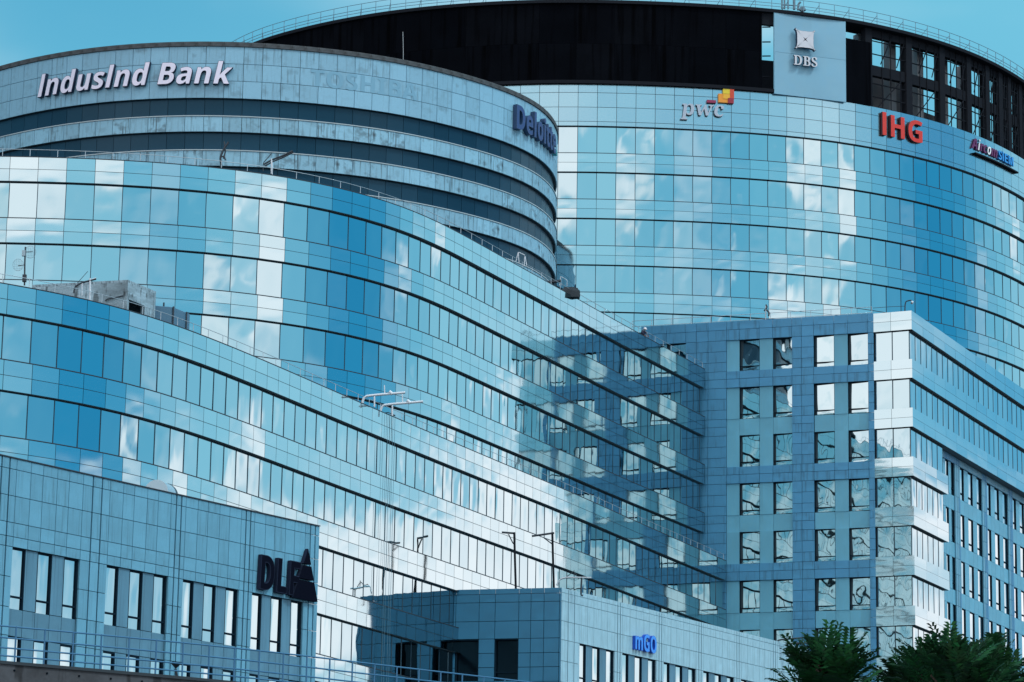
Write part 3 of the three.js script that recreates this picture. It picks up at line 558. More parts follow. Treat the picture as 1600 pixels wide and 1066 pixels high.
{ // blue letters near the edge of the same tower
  const g = thing('sign_lettering', 'blue raised letters near the edge of the banded tower', 'sign'), a = PC.hit(799, 200), b = PC.hit(862, 224), blue = std(lin(0.012, 0.06, 0.20), 0.5);
  lettering(g, PC, 'Deloitte', SANS, a.s, b.s, a.y, 1.85, { depth: 0.35, off: 0.03, fat: 0.02, face: blue, side: std(lin(0.02, 0.06, 0.14), 0.5) });
  const q = PC.off(b.s + 0.45, 0.2), d = part('dot', new THREE.CylinderGeometry(0.24, 0.24, 0.3, 16).rotateX(Math.PI / 2), std(lin(0.05, 0.35, 0.40), 0.5), g, [q.x, a.y + 0.25, q.z]); d.rotation.y = Math.atan2(q.n[0], q.n[1]);
}
{ // what an old sign left behind: letters a shade off the cladding, a child of the tower
  const tower = scene.children.find((c) => c.name === 'round_office_tower'), a = PC.hit(484, 140), b = PC.hit(652, 152), m = std(lin(0.18, 0.41, 0.55), 0.8);
  const g = new THREE.Group(); g.name = 'ghost_lettering'; g.userData.label = 'faint pale outlines left by removed letters'; tower.add(g); lettering(g, PC, 'TOSHIBA', SANS, a.s, b.s, (a.y + b.y) / 2, 1.25, { depth: 0.012, off: 0.004, face: m, side: m });
}
{ // pale serif letters and stepped orange blocks
  const g = thing('sign_lettering', 'silver serif letters beside stepped yellow, orange and red blocks', 'sign'), a = PP.hit(1063, 182), b = PP.hit(1130, 184), y = PP.hit(1095, 181.5).y;
  lettering(g, PP, 'pwc', SERIF, a.s, b.s, y, 1.32, { depth: 0.22, off: 0.05, slant: 0.12, face: std(lin(0.42, 0.52, 0.62), 0.4), side: sideDark });
  const block = (name, x0, y0, x1, y1, c, d) => { const p = PP.hit(x0, y0), r = PP.hit(x1, y1), q = PP.off((p.s + r.s) / 2, 0.02 + d / 2), k = PP.hit((x0 + x1) / 2, (y0 + y1) / 2), m = part(name, BOX, std(lin(...c), 0.45), g, [q.x, k.y, q.z]); m.scale.set(r.s - p.s, (y1 - y0) * 0.0553, d); m.rotation.y = Math.atan2(q.n[0], q.n[1]); };
  block('red_bar', 1103.8, 157.5, 1118, 162, [0.28, 0.02, 0.08], 0.25);
  block('logo_block', 1121.8, 147.5, 1139.8, 162, [0.80, 0.32, 0.03], 0.22); block('logo_block', 1128.8, 139.2, 1139.6, 148, [0.74, 0.60, 0.03], 0.24); block('logo_block', 1139.5, 139.8, 1146, 157, [0.58, 0.06, 0.02], 0.26);
  block('logo_block', 1136.5, 154.5, 1145.5, 163, [0.30, 0.02, 0.04], 0.28); block('logo_block', 1139.2, 136.4, 1144.8, 140, [0.70, 0.38, 0.42], 0.2); block('logo_block', 1129, 148, 1140, 156, [0.82, 0.45, 0.03], 0.25);
}
{ // orange red letters
  const g = thing('sign_lettering', 'three orange red capital letters on the glass tower fascia', 'sign'), a = PP.hit(1373, 212), b = PP.hit(1441, 222), y = (PP.hit(1379, 212.5).y + PP.hit(1426, 222).y) / 2;
  lettering(g, PP, 'lHG', SANS, a.s, b.s, y, 2.0, { depth: 0.25, off: 0.05, face: std(lin(0.66, 0.035, 0.02), 0.45), side: std(lin(0.05, 0.02, 0.03), 0.6) });
}
{ // pale logo and letters on the sign panel
  const g = thing('sign_emblem', 'pale cross shaped emblem above three serif letters on the roof screen', 'sign'), q0 = PP.hit(1254, 65), face = std(lin(0.60, 0.66, 0.72), 0.4), p = (x, y) => { const h = PP.hit(x, y); return [h.s, h.y]; };
  const c = p(1254, 65), R = 1.0; const q = PP.off(c[0], 0.36), turn = Math.atan2(q.n[0], q.n[1]);
  // four curved blades meeting in the middle
  for (let k = 0; k < 4; k++) {
    const sh = new THREE.Shape(); sh.moveTo(0, 0.06); sh.quadraticCurveTo(0.5, 0.42, 0.98, 0.9); sh.quadraticCurveTo(0.45, 0.72, 0, 0.78); sh.quadraticCurveTo(-0.45, 0.72, -0.98, 0.9); sh.quadraticCurveTo(-0.5, 0.42, 0, 0.06);
    const geo = new THREE.ExtrudeGeometry(sh, { depth: 0.28, bevelEnabled: true, bevelSize: 0.02, bevelThickness: 0.03, bevelSegments: 1, curveSegments: 5 }); geo.rotateZ(k * Math.PI / 2); geo.scale(R, R * 0.98, 1);
    const m = part('emblem_blade', geo, [face, sideDark], g, [q.x, c[1], q.z]); m.rotation.y = turn;
  }
  const a = p(1236, 105), b = p(1274, 108); lettering(g, PP, 'DBS', SERIF, a[0], b[0], p(1254, 105.5)[1], 0.88, { depth: 0.26, off: 0.34, face, side: sideDark });
}
{ // small two coloured sign near the right edge of the tower
  const g = thing('sign_lettering', 'small purple and bright blue sign above a dark ledge on the tower fascia', 'sign'), purple = std(lin(0.12, 0.01, 0.10), 0.5), blue = std(lin(0.0, 0.32, 0.80), 0.45), white = std(lin(0.85, 0.87, 0.9), 0.4);
  const a = PP.hit(1517, 231), b = PP.hit(1556, 245), c = PP.hit(1582, 258), y = PP.hit(1530, 236.5).y;
  lettering(g, PP, 'Aircom', SANS, a.s, b.s, y, 1.0, { depth: 0.14, off: 0.05, slant: 0.25, mats: (i) => (i === 1 || i === 4 ? [white, sideDark] : [purple, purple]) });
  lettering(g, PP, 'SlEM', SANS, b.s + 0.2, c.s, y, 0.85, { depth: 0.14, off: 0.05, face: blue, side: std(lin(0.0, 0.12, 0.4), 0.5) });
  part('ledge', strip(PP, loop(0.01, 0.35, y - 0.52, y - 0.38), a.s + 0.3, c.s + 0.6), M.crownSteel, g);
}
{ // black letters and triangle
  const g = thing('sign_lettering', 'heavy black letters and sliced black triangle on the stone block', 'sign'), P = DB.path, black = matte([0.004, 0.006, 0.014]), edge = matte([0.02, 0.03, 0.055]);
  const a = P.hit(397, 919), b = P.hit(463, 931), y = (a.y + P.hit(457, 931.5).y) / 2;
  lettering(g, P, 'DLF', SANS, a.s, b.s, y, 1.68, { depth: 0.22, off: 0.03, slant: 0.05, fat: 0.022, face: black, side: edge });
  const c0 = P.hit(451, 934.5).s, c1 = P.hit(490, 943).s, h = 2.62, mid = (c0 + c1) / 2, w = c1 - c0, q = P.off(mid, 0.04), at = (f) => [-w / 2 + w * 0.56 * f, w / 2 - w * 0.44 * f];
  for (const [f0, f1] of [[0, 0.36], [0.40, 0.66], [0.70, 1]]) { const sh = new THREE.Shape(), A = at(f0), B = at(f1); sh.moveTo(A[0], f0 * h); sh.lineTo(A[1], f0 * h); sh.lineTo(B[1], f1 * h); sh.lineTo(B[0], f1 * h); const m = part('triangle_slice', new THREE.ExtrudeGeometry(sh, { depth: 0.22, bevelEnabled: false }), [black, edge], g, [q.x, y - 0.13, q.z]); m.rotation.y = Math.atan2(q.n[0], q.n[1]); }
}
{ // blue letters
  const g = thing('sign_lettering', 'bright blue rounded letters on the low stone corner block', 'sign'), P = MB.MR, a = P.hit(987, 1015), b = P.hit(1022, 1022), y = (P.hit(989, 1013.5).y + P.hit(1018, 1022).y) / 2, blue = std(lin(0.0, 0.30, 0.95), 0.4);
  lettering(g, P, 'mGO', SANS, a.s, b.s, y, 1.12, { depth: 0.22, off: 0.02, fat: 0.025, face: blue, side: std(lin(0.0, 0.07, 0.5), 0.4) });
}

// ================================================================ roof railings
function railing(name, label, path, y, s0, s1, off, height, step, r, mat, rails, brace) {
  const g = thing(name, label, 'railing'), n = Math.round((s1 - s0) / step), post = new THREE.CylinderGeometry(r, r, height, 6);
  for (let i = 0; i <= n; i++) {
    const q = path.off(Math.min(path.len, s0 + (s1 - s0) * i / n), off); part('post', post, mat, g, [q.x, y + height / 2, q.z]);
    if (brace && i % 2) { const p = path.off(s0 + (s1 - s0) * i / n - 0.45, off - 0.5); part('brace', rod([p.x, y + 0.02, p.z], [q.x, y + height * 0.75, q.z], r * 0.8, 5), mat, g); }
  }
  for (const f of rails) { const pts = [], k = Math.ceil((s1 - s0) / 1.5); for (let i = 0; i <= k; i++) { const q = path.off(s0 + (s1 - s0) * i / k, off); pts.push([q.x, y + height * f, q.z]); } part('rail', tube(pts, r * 0.9, 5), mat, g); }
  return g;
}
railing('roof_railing', 'steel railing round the rim of the black roof screen', PP, CROWN1, 0.1, PP.len - 0.1, 0.3, 1.1, 1.5, 0.03, std(lin(0.16, 0.30, 0.38), 0.5, 0.3), [0.99, 0.5, 0.25], true);
railing('roof_railing', 'low light steel railing along the roof edge of the taller glass wing', WA.path, WA.top + 0.04, 0.2, WA.path.len - 0.3, -0.12, 0.5, 1.75, 0.022, M.steel, [0.98]);
railing('roof_railing', 'low light steel railing along the roof edge of the lower glass wing', WB.path, WB.top + 0.04, 0.2, WB.path.len - 0.3, -0.12, 0.5, 1.6, 0.02, M.steel, [0.98]);
railing('roof_railing', 'thin roof railing above the dark stone face of the corner office block', BLOCK.RL, BLOCK.top - 0.3, 2, BLOCK.RL.len - 3.5, -1.0, 1.0, 1.7, 0.025, M.steel, [0.98, 0.5]);

// ================================================================ things on the roofs
// a point on a roof: the place on the curve under a pixel of the roof edge, set back from it
function roofSpot(path, px, py, inset, y) { const h = path.hit(px, py), q = path.off(h.s, -inset); return { x: q.x, y, z: q.z, turn: Math.atan2(q.n[0], q.n[1]), s: h.s, t: q.t, n: q.n }; }
// vertical sheet through a point facing the camera: pixel to point, for pipes and arms traced at the distance of their foot
function atDepth(spot) { const d = Math.hypot(spot.x, spot.z); return (px, py) => { const v = dirOf(px, py), k = d / Math.hypot(v.x, v.z); return [v.x * k - spot.x, v.y * k + EYE - spot.y, v.z * k - spot.z]; }; }
const ROOFA = HK(1) + 1.1, ROOFB = HK(5) + 1.1;
const pipeWork = (name, label, category, spot, runs, mat, names) => { const g = thing(name, label, category, [spot.x, spot.y, spot.z]), at = atDepth(spot); runs.forEach(([pts, r], i) => part(names?.[i] ?? 'pipe', tube(pts.map(([x, y]) => at(x, y)), r, 7), mat[i % mat.length] ?? mat[0], g)); return g; };
const whitePaint = std(lin(0.62, 0.72, 0.78), 0.45), dark = M.darkSteel;
{ const s = roofSpot(WA.path, 346, 262, 0.7, ROOFA); pipeWork('davit_arm', 'dark bent davit arm standing on the roof of the taller glass wing', 'davit', s, [[[[346, 262], [344, 246], [350, 232], [357, 222]], 0.07], [[[349, 248], [352, 236], [350, 221]], 0.05], [[[343, 246], [350, 244], [352, 250]], 0.05]], [dark], ['arm', 'strut', 'clamp']); }
{ const s = roofSpot(WA.path, 424, 270, 0.7, ROOFA); pipeWork('davit_arm', 'white davit post with a dark twin pipe jib on the taller glass wing', 'davit', s, [[[[424.5, 272], [424.3, 258], [424, 248]], 0.07], [[[412, 257], [424, 250], [440, 244], [457, 236]], 0.06], [[[413, 260], [426, 252.5], [441, 246.5], [458, 238]], 0.05], [[[411, 268], [411, 255], [424, 240]], 0.03]], [whitePaint, dark, dark, dark], ['post', 'jib', 'jib', 'stay']); }
{ const s = roofSpot(WA.path, 815, 418, 0.4, ROOFA); pipeWork('ladder_frame', 'small white ladder frame at the roof edge in front of the banded tower', 'ladder', s, [[[[806, 409], [809, 397], [810, 394]], 0.03], [[[811, 412], [810, 394], [820, 399]], 0.03], [[[819, 416], [820, 399], [823, 415]], 0.03]], [whitePaint], ['stile', 'rail', 'stile']); }
{ // cleaning cradle under dark sheeting
  const s = roofSpot(WA.path, 890, 462, 1.6, ROOFA), g = thing('roof_cradle', 'dark covered cleaning cradle with wire guard frame on the taller wing roof', 'cradle', [s.x, s.y, s.z]), at = atDepth(s), r = rng(5);
  const geo = new THREE.BoxGeometry(1.3, 0.8, 0.8, 9, 7, 6), p = geo.attributes.position; for (let i = 0; i < p.count; i++) { const x = p.getX(i), y = p.getY(i), z = p.getZ(i), k = 0.85 + 0.35 * fbm(x * 2 + 3, y * 2 + 3, z * 2, 3); { const q = y > 0.2 ? 0.82 : 1; p.setXYZ(i, x * k * q, y * k * 0.9, z * k * q); }; } geo.computeVertexNormals();
  const c = at(892, 458); part('cover', geo, std(lin(0.02, 0.035, 0.045), 0.8), g, c);
  [[[874, 446], [876, 432], [886, 438], [886, 447]], [[876, 432], [877, 446]], [[856, 441], [866, 440.5], [876.5, 439]]].forEach((l, i) => part('guard_rail', tube(l.map(([x, y]) => at(x, y)), i === 2 ? 0.11 : 0.025, 5), i === 2 ? dark : M.steel, g));
}
{ // rooftop concrete hut on the lower wing
  const h = 39.6, a = plan(50, 445.5, h), b = plan(200, 437.6, h), c = plan(243.6, 456, h), d = [a[0] + c[0] - b[0], a[1] + c[1] - b[1]], y0 = ROOFB, y1 = h + EYE;
  const g = thing('rooftop_hut', 'stained concrete hut with a dark opening on the lower wing roof', 'hut'), conc = std(lin(0.46, 0.68, 0.78), 0.9, 0, { map: concreteTex });
  const wallBox = (name, p, q, ya, yb, th, m) => { const L = Math.hypot(q[0] - p[0], q[1] - p[1]), ux = (q[0] - p[0]) / L, uz = (q[1] - p[1]) / L, geo = new THREE.BoxGeometry(L, yb - ya, th); const k = part(name, geo, m, g, [(p[0] + q[0]) / 2 + uz * th / 2, (ya + yb) / 2, (p[1] + q[1]) / 2 - ux * th / 2]); k.rotation.y = -Math.atan2(uz, ux); return k; };
  wallBox('front_wall', a, b, y0, y1 - 0.12, 0.25, conc);
  const L = (f) => [mix(b[0], c[0], f), mix(b[1], c[1], f)];
  wallBox('side_wall', b, c, y1 - 1.05, y1 - 0.12, 0.25, conc); wallBox('side_wall', b, L(0.03), y0, y1 - 1.05, 0.25, conc); wallBox('side_wall', L(0.62), c, y0, y1 - 1.05, 0.25, conc);
  const sh = new THREE.Shape(); [a, b, c, d].forEach(([x, z], i) => sh[i ? 'lineTo' : 'moveTo'](x, -z)); const roof = new THREE.ExtrudeGeometry(sh, { depth: 0.14, bevelEnabled: false }).rotateX(-Math.PI / 2).translate(0, y1 - 0.13, 0); part('roof_slab', roof, conc, g);
  wallBox('back_wall', d, a, y0, y1 - 0.13, 0.2, conc); wallBox('back_wall', c, d, y0, y1 - 0.13, 0.2, conc);
  const pts = [[163, 459], [165, 456], [178, 454], [190, 452]].map(([x, y]) => { const w = plan(x, y, 38.9 - (y - 452) * 0.02); const u = (w[0] - a[0]) / (b[0] - a[0]); const z = mix(a[1], b[1], u) + 0.1; return [w[0], 38.7 + EYE - (y - 452) * 0.035, z]; }); part('wall_pipe', tube(pts, 0.04, 6), dark, g);
}
{ // grey plant box beside it
  const h = 38.95, a = plan(241, 477.5, h), b = plan(270, 480, h), c = plan(295.5, 490.5, h), y0 = ROOFB;
  const g = thing('plant_box', 'blue grey sheet metal plant box beside the concrete hut', 'plant box'), m = std(lin(0.06, 0.17, 0.26), 0.6);
  const sh = new THREE.Shape(); [a, b, c, [c[0] - 1.2, c[1] - 1.6], [a[0] + 0.3, a[1] - 1.5]].forEach(([x, z], i) => sh[i ? 'lineTo' : 'moveTo'](x, -z));
  part('casing', new THREE.ExtrudeGeometry(sh, { depth: h + EYE - y0 - 0.05, bevelEnabled: true, bevelSize: 0.03, bevelThickness: 0.03, bevelSegments: 1 }).rotateX(-Math.PI / 2).translate(0, y0 + 0.02, 0), m, g);
  for (const f of [0.0, 0.8]) { const x = mix(b[0], c[0], f), z = mix(b[1], c[1], f); part('corner_post', rod([x + 0.04, y0, z + 0.05], [x + 0.04, h + EYE + 0.02, z + 0.05], 0.05), dark, g); }
  part('vent_stub', rod([a[0] + 0.5, h + EYE, a[1] - 0.2], [a[0] + 0.5, h + EYE + 0.22, a[1] - 0.2], 0.05), dark, g);
}
{ // aerial mast with two dishes
  const s = roofSpot(WB.path, 38, 443, 0.7, ROOFB), g = thing('aerial_mast', 'slim aerial mast with two see through grid dishes', 'aerial', [s.x, s.y, s.z]), at = atDepth(s), wire = std(lin(0.30, 0.42, 0.48), 0.5, 0.5);
  part('mast', tube([[38, 446], [38.5, 410], [39.5, 386]].map(([x, y]) => at(x, y)), 0.045, 6), dark, g); part('equipment_box', BOX, dark, g, at(38, 435)).scale.set(0.2, 0.38, 0.2); part('equipment_box', BOX, wire, g, at(37, 396)).scale.set(0.18, 0.3, 0.18); part('arm', tube([at(39, 394), at(51, 393.5)], 0.025, 5), dark, g); part('arm', tube([at(39, 414), at(28, 415.5)], 0.025, 5), dark, g);
  for (const [x, y, w, hh] of [[28, 414, 0.28, 0.32], [47, 394, 0.3, 0.33]]) { const l = []; for (let k = -3; k <= 3; k++) { const f = k / 3.2, c = Math.sqrt(1 - f * f); l.push(rod([f * w, -hh * c, 0.1 * f * f], [f * w, hh * c, 0.1 * f * f], 0.005, 4), rod([-w * c, f * hh, 0.08 * f * f], [w * c, f * hh, 0.08 * f * f], 0.005, 4)); } l.push(new THREE.TorusGeometry(1, 0.03, 5, 24).scale(w, hh, 0.3)); part('grid_dish', mergeGeometries(l.map((k) => k.index ? k.toNonIndexed() : k)), wire, g, at(x, y)); }
}
{ const s = roofSpot(WB.path, 138, 470, 0.5, ROOFB); pipeWork('davit_arm', 'white davit post with bent pipes in front of the concrete hut', 'davit', s, [[[[140, 476], [140.5, 455], [140.5, 435]], 0.05], [[[115, 458], [117, 448], [127, 442], [150, 436]], 0.05], [[[128, 462], [128, 442], [150, 434.5]], 0.03], [[[120, 443], [137, 424]], 0.015]], [whitePaint, dark, whitePaint, dark], ['post', 'pipe', 'pipe', 'aerial_wire']); }
for (const [dx, dy, label] of [[0, 0, 'white pipe davit with a short upright, higher of the pair on the lower wing'], [28, 14, 'white pipe davit reaching beside the hanging ropes, lower of the pair on the lower wing']]) {
  const s = roofSpot(WB.path, 570 + dx, 633 + dy, 0.4, ROOFB); pipeWork('davit_arm', label, 'davit', s, [[[[566 + dx, 631 + dy], [567 + dx, 625 + dy], [570 + dx, 619.5 + dy], [585 + dx, 617.5 + dy], [633 + dx, 613.5 + dy]], 0.08], [[[585 + dx, 636 + dy], [585 + dx, 617 + dy]], 0.05], [[[601 + dx, 615 + dy], [600.5 + dx, 602 + dy]], 0.035], [[[608 + dx, 612 + dy], [613 + dx, 616 + dy]], 0.12]], [whitePaint], ['arm', 'post', 'stub', 'coupling']);
}
{ // ropes hanging from the davits down the glass
  const g = thing('hanging_ropes', 'thin cleaning ropes hanging down the lower glass wing', 'ropes'), m = std(lin(0.10, 0.22, 0.28), 0.8);
  for (const x of [603.5, 606.5, 611.5, 614.5]) { const h = WB.path.hit(x, 652), q = WB.path.off(h.s, 0.12); part('rope', rod([q.x, WB.top + 0.1, q.z], [q.x, HK(9) + 0.5, q.z], 0.012, 4), m, g); }
  const h0 = WB.path.hit(603.5, 652), h1 = WB.path.hit(614.5, 652), A = WB.path.off(h0.s, 0.12), B = WB.path.off(h1.s, 0.12), C = WB.path.off(h0.s, -0.35), D = WB.path.off(h1.s, -0.35); part('hook_bar', rod([A.x, WB.top + 0.09, A.z], [B.x, WB.top + 0.09, B.z], 0.03, 5), dark, g); part('hook_bar', rod([A.x, WB.top + 0.09, A.z], [C.x, WB.top + 0.05, C.z], 0.03, 5), dark, g); part('hook_bar', rod([B.x, WB.top + 0.09, B.z], [D.x, WB.top + 0.05, D.z], 0.03, 5), dark, g);
}
{ // curved sheet metal cowl on the stone block
  const s = roofSpot(DB.path, 272, 772, 0.9, DB.top - 0.25), g = thing('roof_cowl', 'half round sheet metal cowl on the roof of the stone block', 'cowl', [s.x, s.y, s.z], s.turn + 0.35);
  const c = new THREE.CylinderGeometry(0.62, 0.62, 1.1, 20, 1, false, 0, Math.PI).rotateZ(Math.PI / 2).rotateX(0); part('hood', c, std(lin(0.36, 0.54, 0.62), 0.4, 0.3), g, [0, 0.32, 0]); part('vent_face', new THREE.CylinderGeometry(0.63, 0.63, 0.25, 20, 1, false, 0, Math.PI).rotateZ(Math.PI / 2), std(lin(0.03, 0.07, 0.10), 0.6), g, [0.66, 0.32, 0]); part('base', BOX, dark, g, [0, 0.16, 0]).scale.set(1.5, 0.32, 1.2);
}
// two T shaped gantries on the low corner block
for (const [x, yt, yb, x0, x1, y0, y1, label] of [[804.5, 832, 920, 784, 803, 832, 833.5, 'dark T shaped gantry pole, thinner and further from the block corner'], [864, 832, 920, 831, 866, 838, 833, 'dark T shaped gantry pole beside the corner of the low stone block']]) {
  const s = roofSpot(MB.ML, x, 920, 1.2, MB.top - 0.25), g = thing('gantry_pole', label, 'gantry', [s.x, s.y, s.z], 0), at = atDepth(s);
  part('pole', tube([[x + 1.5, yb + 2], [x, 870], [x - 1, yt]].map(([a, b]) => at(a, b)), 0.075, 7), M.crownSteel, g); part('cross_arm', tube([at(x0, y0), at(x1, y1)], 0.07, 6), dark, g); part('bracket', tube([at(mix(x0, x1, 0.55), y0 + 3), at(x - 3, yt + 17), at(x - 0.5, yt + 19)], 0.04, 5), dark, g);
}
{ const s = roofSpot(MB.ML, 872, 919, 0.6, MB.top - 0.25); pipeWork('davit_arm', 'grey davit pipe with hanging hook at the corner of the low stone block', 'davit', s, [[[[870, 915], [875, 905], [885, 902.5], [924, 903]], 0.06], [[[882, 904], [897, 893], [904, 905]], 0.025], [[[909, 902], [908, 920], [908, 930], [911, 931]], 0.06], [[[897, 891], [897, 905]], 0.02]], [M.steel, dark, dark, dark], ['arm', 'stay', 'hook', 'stub']); }
{ const s = roofSpot(MB.MR, 1214, 1002, 0.5, MB.top - 0.25); pipeWork('davit_arm', 'dark double davit pipe at the far end of the low stone block', 'davit', s, [[[[1213, 1008], [1214, 1002], [1219, 1000], [1257, 996.5]], 0.06], [[[1229, 1008], [1232, 1006], [1272, 1004.5]], 0.06], [[[1231, 999], [1230, 1011]], 0.05], [[[1246, 1003], [1247, 1016]], 0.04], [[[1236, 986], [1239, 998]], 0.03]], [dark], ['arm', 'arm', 'bracket', 'bracket', 'stub']); }
{ const s = roofSpot(BLOCK.RL, 1197, 497, 0.5, BLOCK.top - 0.3); pipeWork('roof_aerial', 'pale aerial post with clamps on the dark stone face roof', 'aerial', s, [[[[1196.5, 505], [1196.5, 490], [1196.5, 478]], 0.05], [[[1194, 486], [1199, 480], [1197, 476]], 0.06], [[[1198, 484], [1202, 489], [1201, 494]], 0.07]], [M.steel, dark, dark], ['post', 'clamp', 'bracket']); }
{ const s = roofSpot(BLOCK.RL, 1414, 487, 0.4, BLOCK.top - 0.3); pipeWork('security_lamp', 'dark hooked lamp arm on the glass corner roof', 'lamp', s, [[[[1414, 490], [1414.5, 476], [1416, 471], [1424, 469], [1426, 472]], 0.05], [[[1364, 481.5], [1390, 479.5], [1414, 478.5]], 0.02], [[[1424, 472], [1427, 473.5]], 0.14]], [dark, dark, M.steel], ['arm', 'cable', 'lamp_head']); }
{ // small cluster of pipes on the rim of the crown
  const s = roofSpot(PP, 1240, 16, 0.6, CROWN1); pipeWork('antenna_cluster', 'cluster of grey pipe antennas on the rim above the pale sign panel', 'antenna', s, [[[[1222, 14], [1222, -2]], 0.08], [[[1226, 14], [1226, -3]], 0.08], [[[1231.5, 14], [1231.5, -2]], 0.08], [[[1241, 15], [1241, -3]], 0.12], [[[1247, 16], [1248, 6], [1251, 3]], 0.1], [[[1251, 17], [1254, 12], [1257, 17]], 0.2], [[[1221, 8], [1250, 9]], 0.04]], [std(lin(0.14, 0.24, 0.30), 0.6)], ['antenna', 'antenna', 'antenna', 'antenna', 'bracket', 'junction_box', 'cross_bar']); }
{ const s = roofSpot(PC, 629.5, 99, 0.4, HC + EYE + 0.3); pipeWork('lightning_rod', 'thin lightning rod on the coping of the banded tower', 'rod', s, [[[[630, 100], [630, 75], [629.5, 50]], 0.022], [[[622, 99], [638, 100]], 0.05]], [std(lin(0.35, 0.4, 0.42), 0.5)], ['rod', 'foot']); }

// ================================================================ worker on the roof of the taller wing, one continuous body
{
  const s = roofSpot(WA.path, 1017, 530, 0.75, ROOFA), g = thing('person', 'person in dark blue clothes and white helmet leaning over the roof edge', 'person', [s.x, s.y, s.z], s.turn - 0.3);
  const J = { pel: [0, 0.88, -0.06], chest: [0, 1.16, 0.12], neck: [0, 1.28, 0.22], head: [0, 1.38, 0.30] };
  const bones = [[J.pel, J.chest, 0.15, 0.17], [J.chest, J.neck, 0.15, 0.07], [J.neck, J.head, 0.06, 0.10]];
  for (const k of [-1, 1]) { const sh = [k * 0.19, 1.22, 0.16], el = [k * 0.27, 1.0, 0.30], ha = [k * 0.20, 0.84, 0.46], hip = [k * 0.09, 0.86, -0.06], kn = [k * 0.12, 0.47, 0.06], an = [k * 0.12, 0.08, -0.04], toe = [k * 0.13, 0.05, 0.14]; bones.push([J.chest, sh, 0.1, 0.07], [sh, el, 0.065, 0.05], [el, ha, 0.048, 0.035], [hip, kn, 0.095, 0.07], [kn, an, 0.065, 0.05], [an, toe, 0.05, 0.04]);
    for (let f = 0; f < 4; f++) bones.push([ha, [ha[0] + (f - 1.5) * 0.022, ha[1] - 0.075, ha[2] + 0.05], 0.014, 0.010]); bones.push([ha, [ha[0] - k * 0.05, ha[1] - 0.03, ha[2] + 0.05], 0.014, 0.011]); }
  const N = 84, mc = new MarchingCubes(N, new THREE.MeshBasicMaterial(), false, false, 60000), S = 0.8; mc.isolation = 0;
  const cap = (p, a, b, ra, rb) => { const ax = b[0] - a[0], ay = b[1] - a[1], az = b[2] - a[2], px = p[0] - a[0], py = p[1] - a[1], pz = p[2] - a[2], t = Math.max(0, Math.min(1, (px * ax + py * ay + pz * az) / (ax * ax + ay * ay + az * az))); return Math.hypot(px - ax * t, py - ay * t, pz - az * t) - mix(ra, rb, t); };
  for (let z = 0; z < N; z++) for (let y = 0; y < N; y++) for (let x = 0; x < N; x++) { const p = [((x - N / 2) / (N / 2)) * S, ((y - N / 2) / (N / 2)) * S + 0.76, ((z - N / 2) / (N / 2)) * S + 0.12]; let sum = 0; for (const b of bones) sum += Math.exp(-cap(p, ...b) * 60); mc.field[x + y * N + z * N * N] = Math.log(sum + 1e-30) / 60; }
  mc.update(); const n = mc.count, pos = mc.positionArray.slice(0, n * 3), nor = mc.normalArray.slice(0, n * 3), col = new Float32Array(n * 3);
  for (let i = 0; i < n; i++) { pos[i * 3] *= S; pos[i * 3 + 1] = pos[i * 3 + 1] * S + 0.76; pos[i * 3 + 2] = pos[i * 3 + 2] * S + 0.12; const y = pos[i * 3 + 1], z = pos[i * 3 + 2], skin = (y > 1.27 && z > 0.16) || (y < 0.87 && z > 0.4); const c = skin ? [0.20, 0.11, 0.08] : y < 0.9 ? [0.015, 0.02, 0.035] : [0.02, 0.025, 0.06]; col.set(c, i * 3); }
  const geo = new THREE.BufferGeometry(); geo.setAttribute('position', new THREE.BufferAttribute(pos, 3)); geo.setAttribute('normal', new THREE.BufferAttribute(nor, 3)); geo.setAttribute('color', new THREE.BufferAttribute(col, 3));
  part('body', geo, std(lin(1, 1, 1), 0.8, 0, { vertexColors: true }), g);
  const hel = mergeGeometries([new THREE.SphereGeometry(0.135, 18, 10, 0, Math.PI * 2, 0, Math.PI * 0.55), new THREE.CylinderGeometry(0.16, 0.165, 0.02, 18).translate(0, -0.01, 0.03)]); const h = part('helmet', hel, std(lin(0.8, 0.82, 0.85), 0.35), g, [0, 1.41, 0.30]); h.rotation.x = 0.3;
}

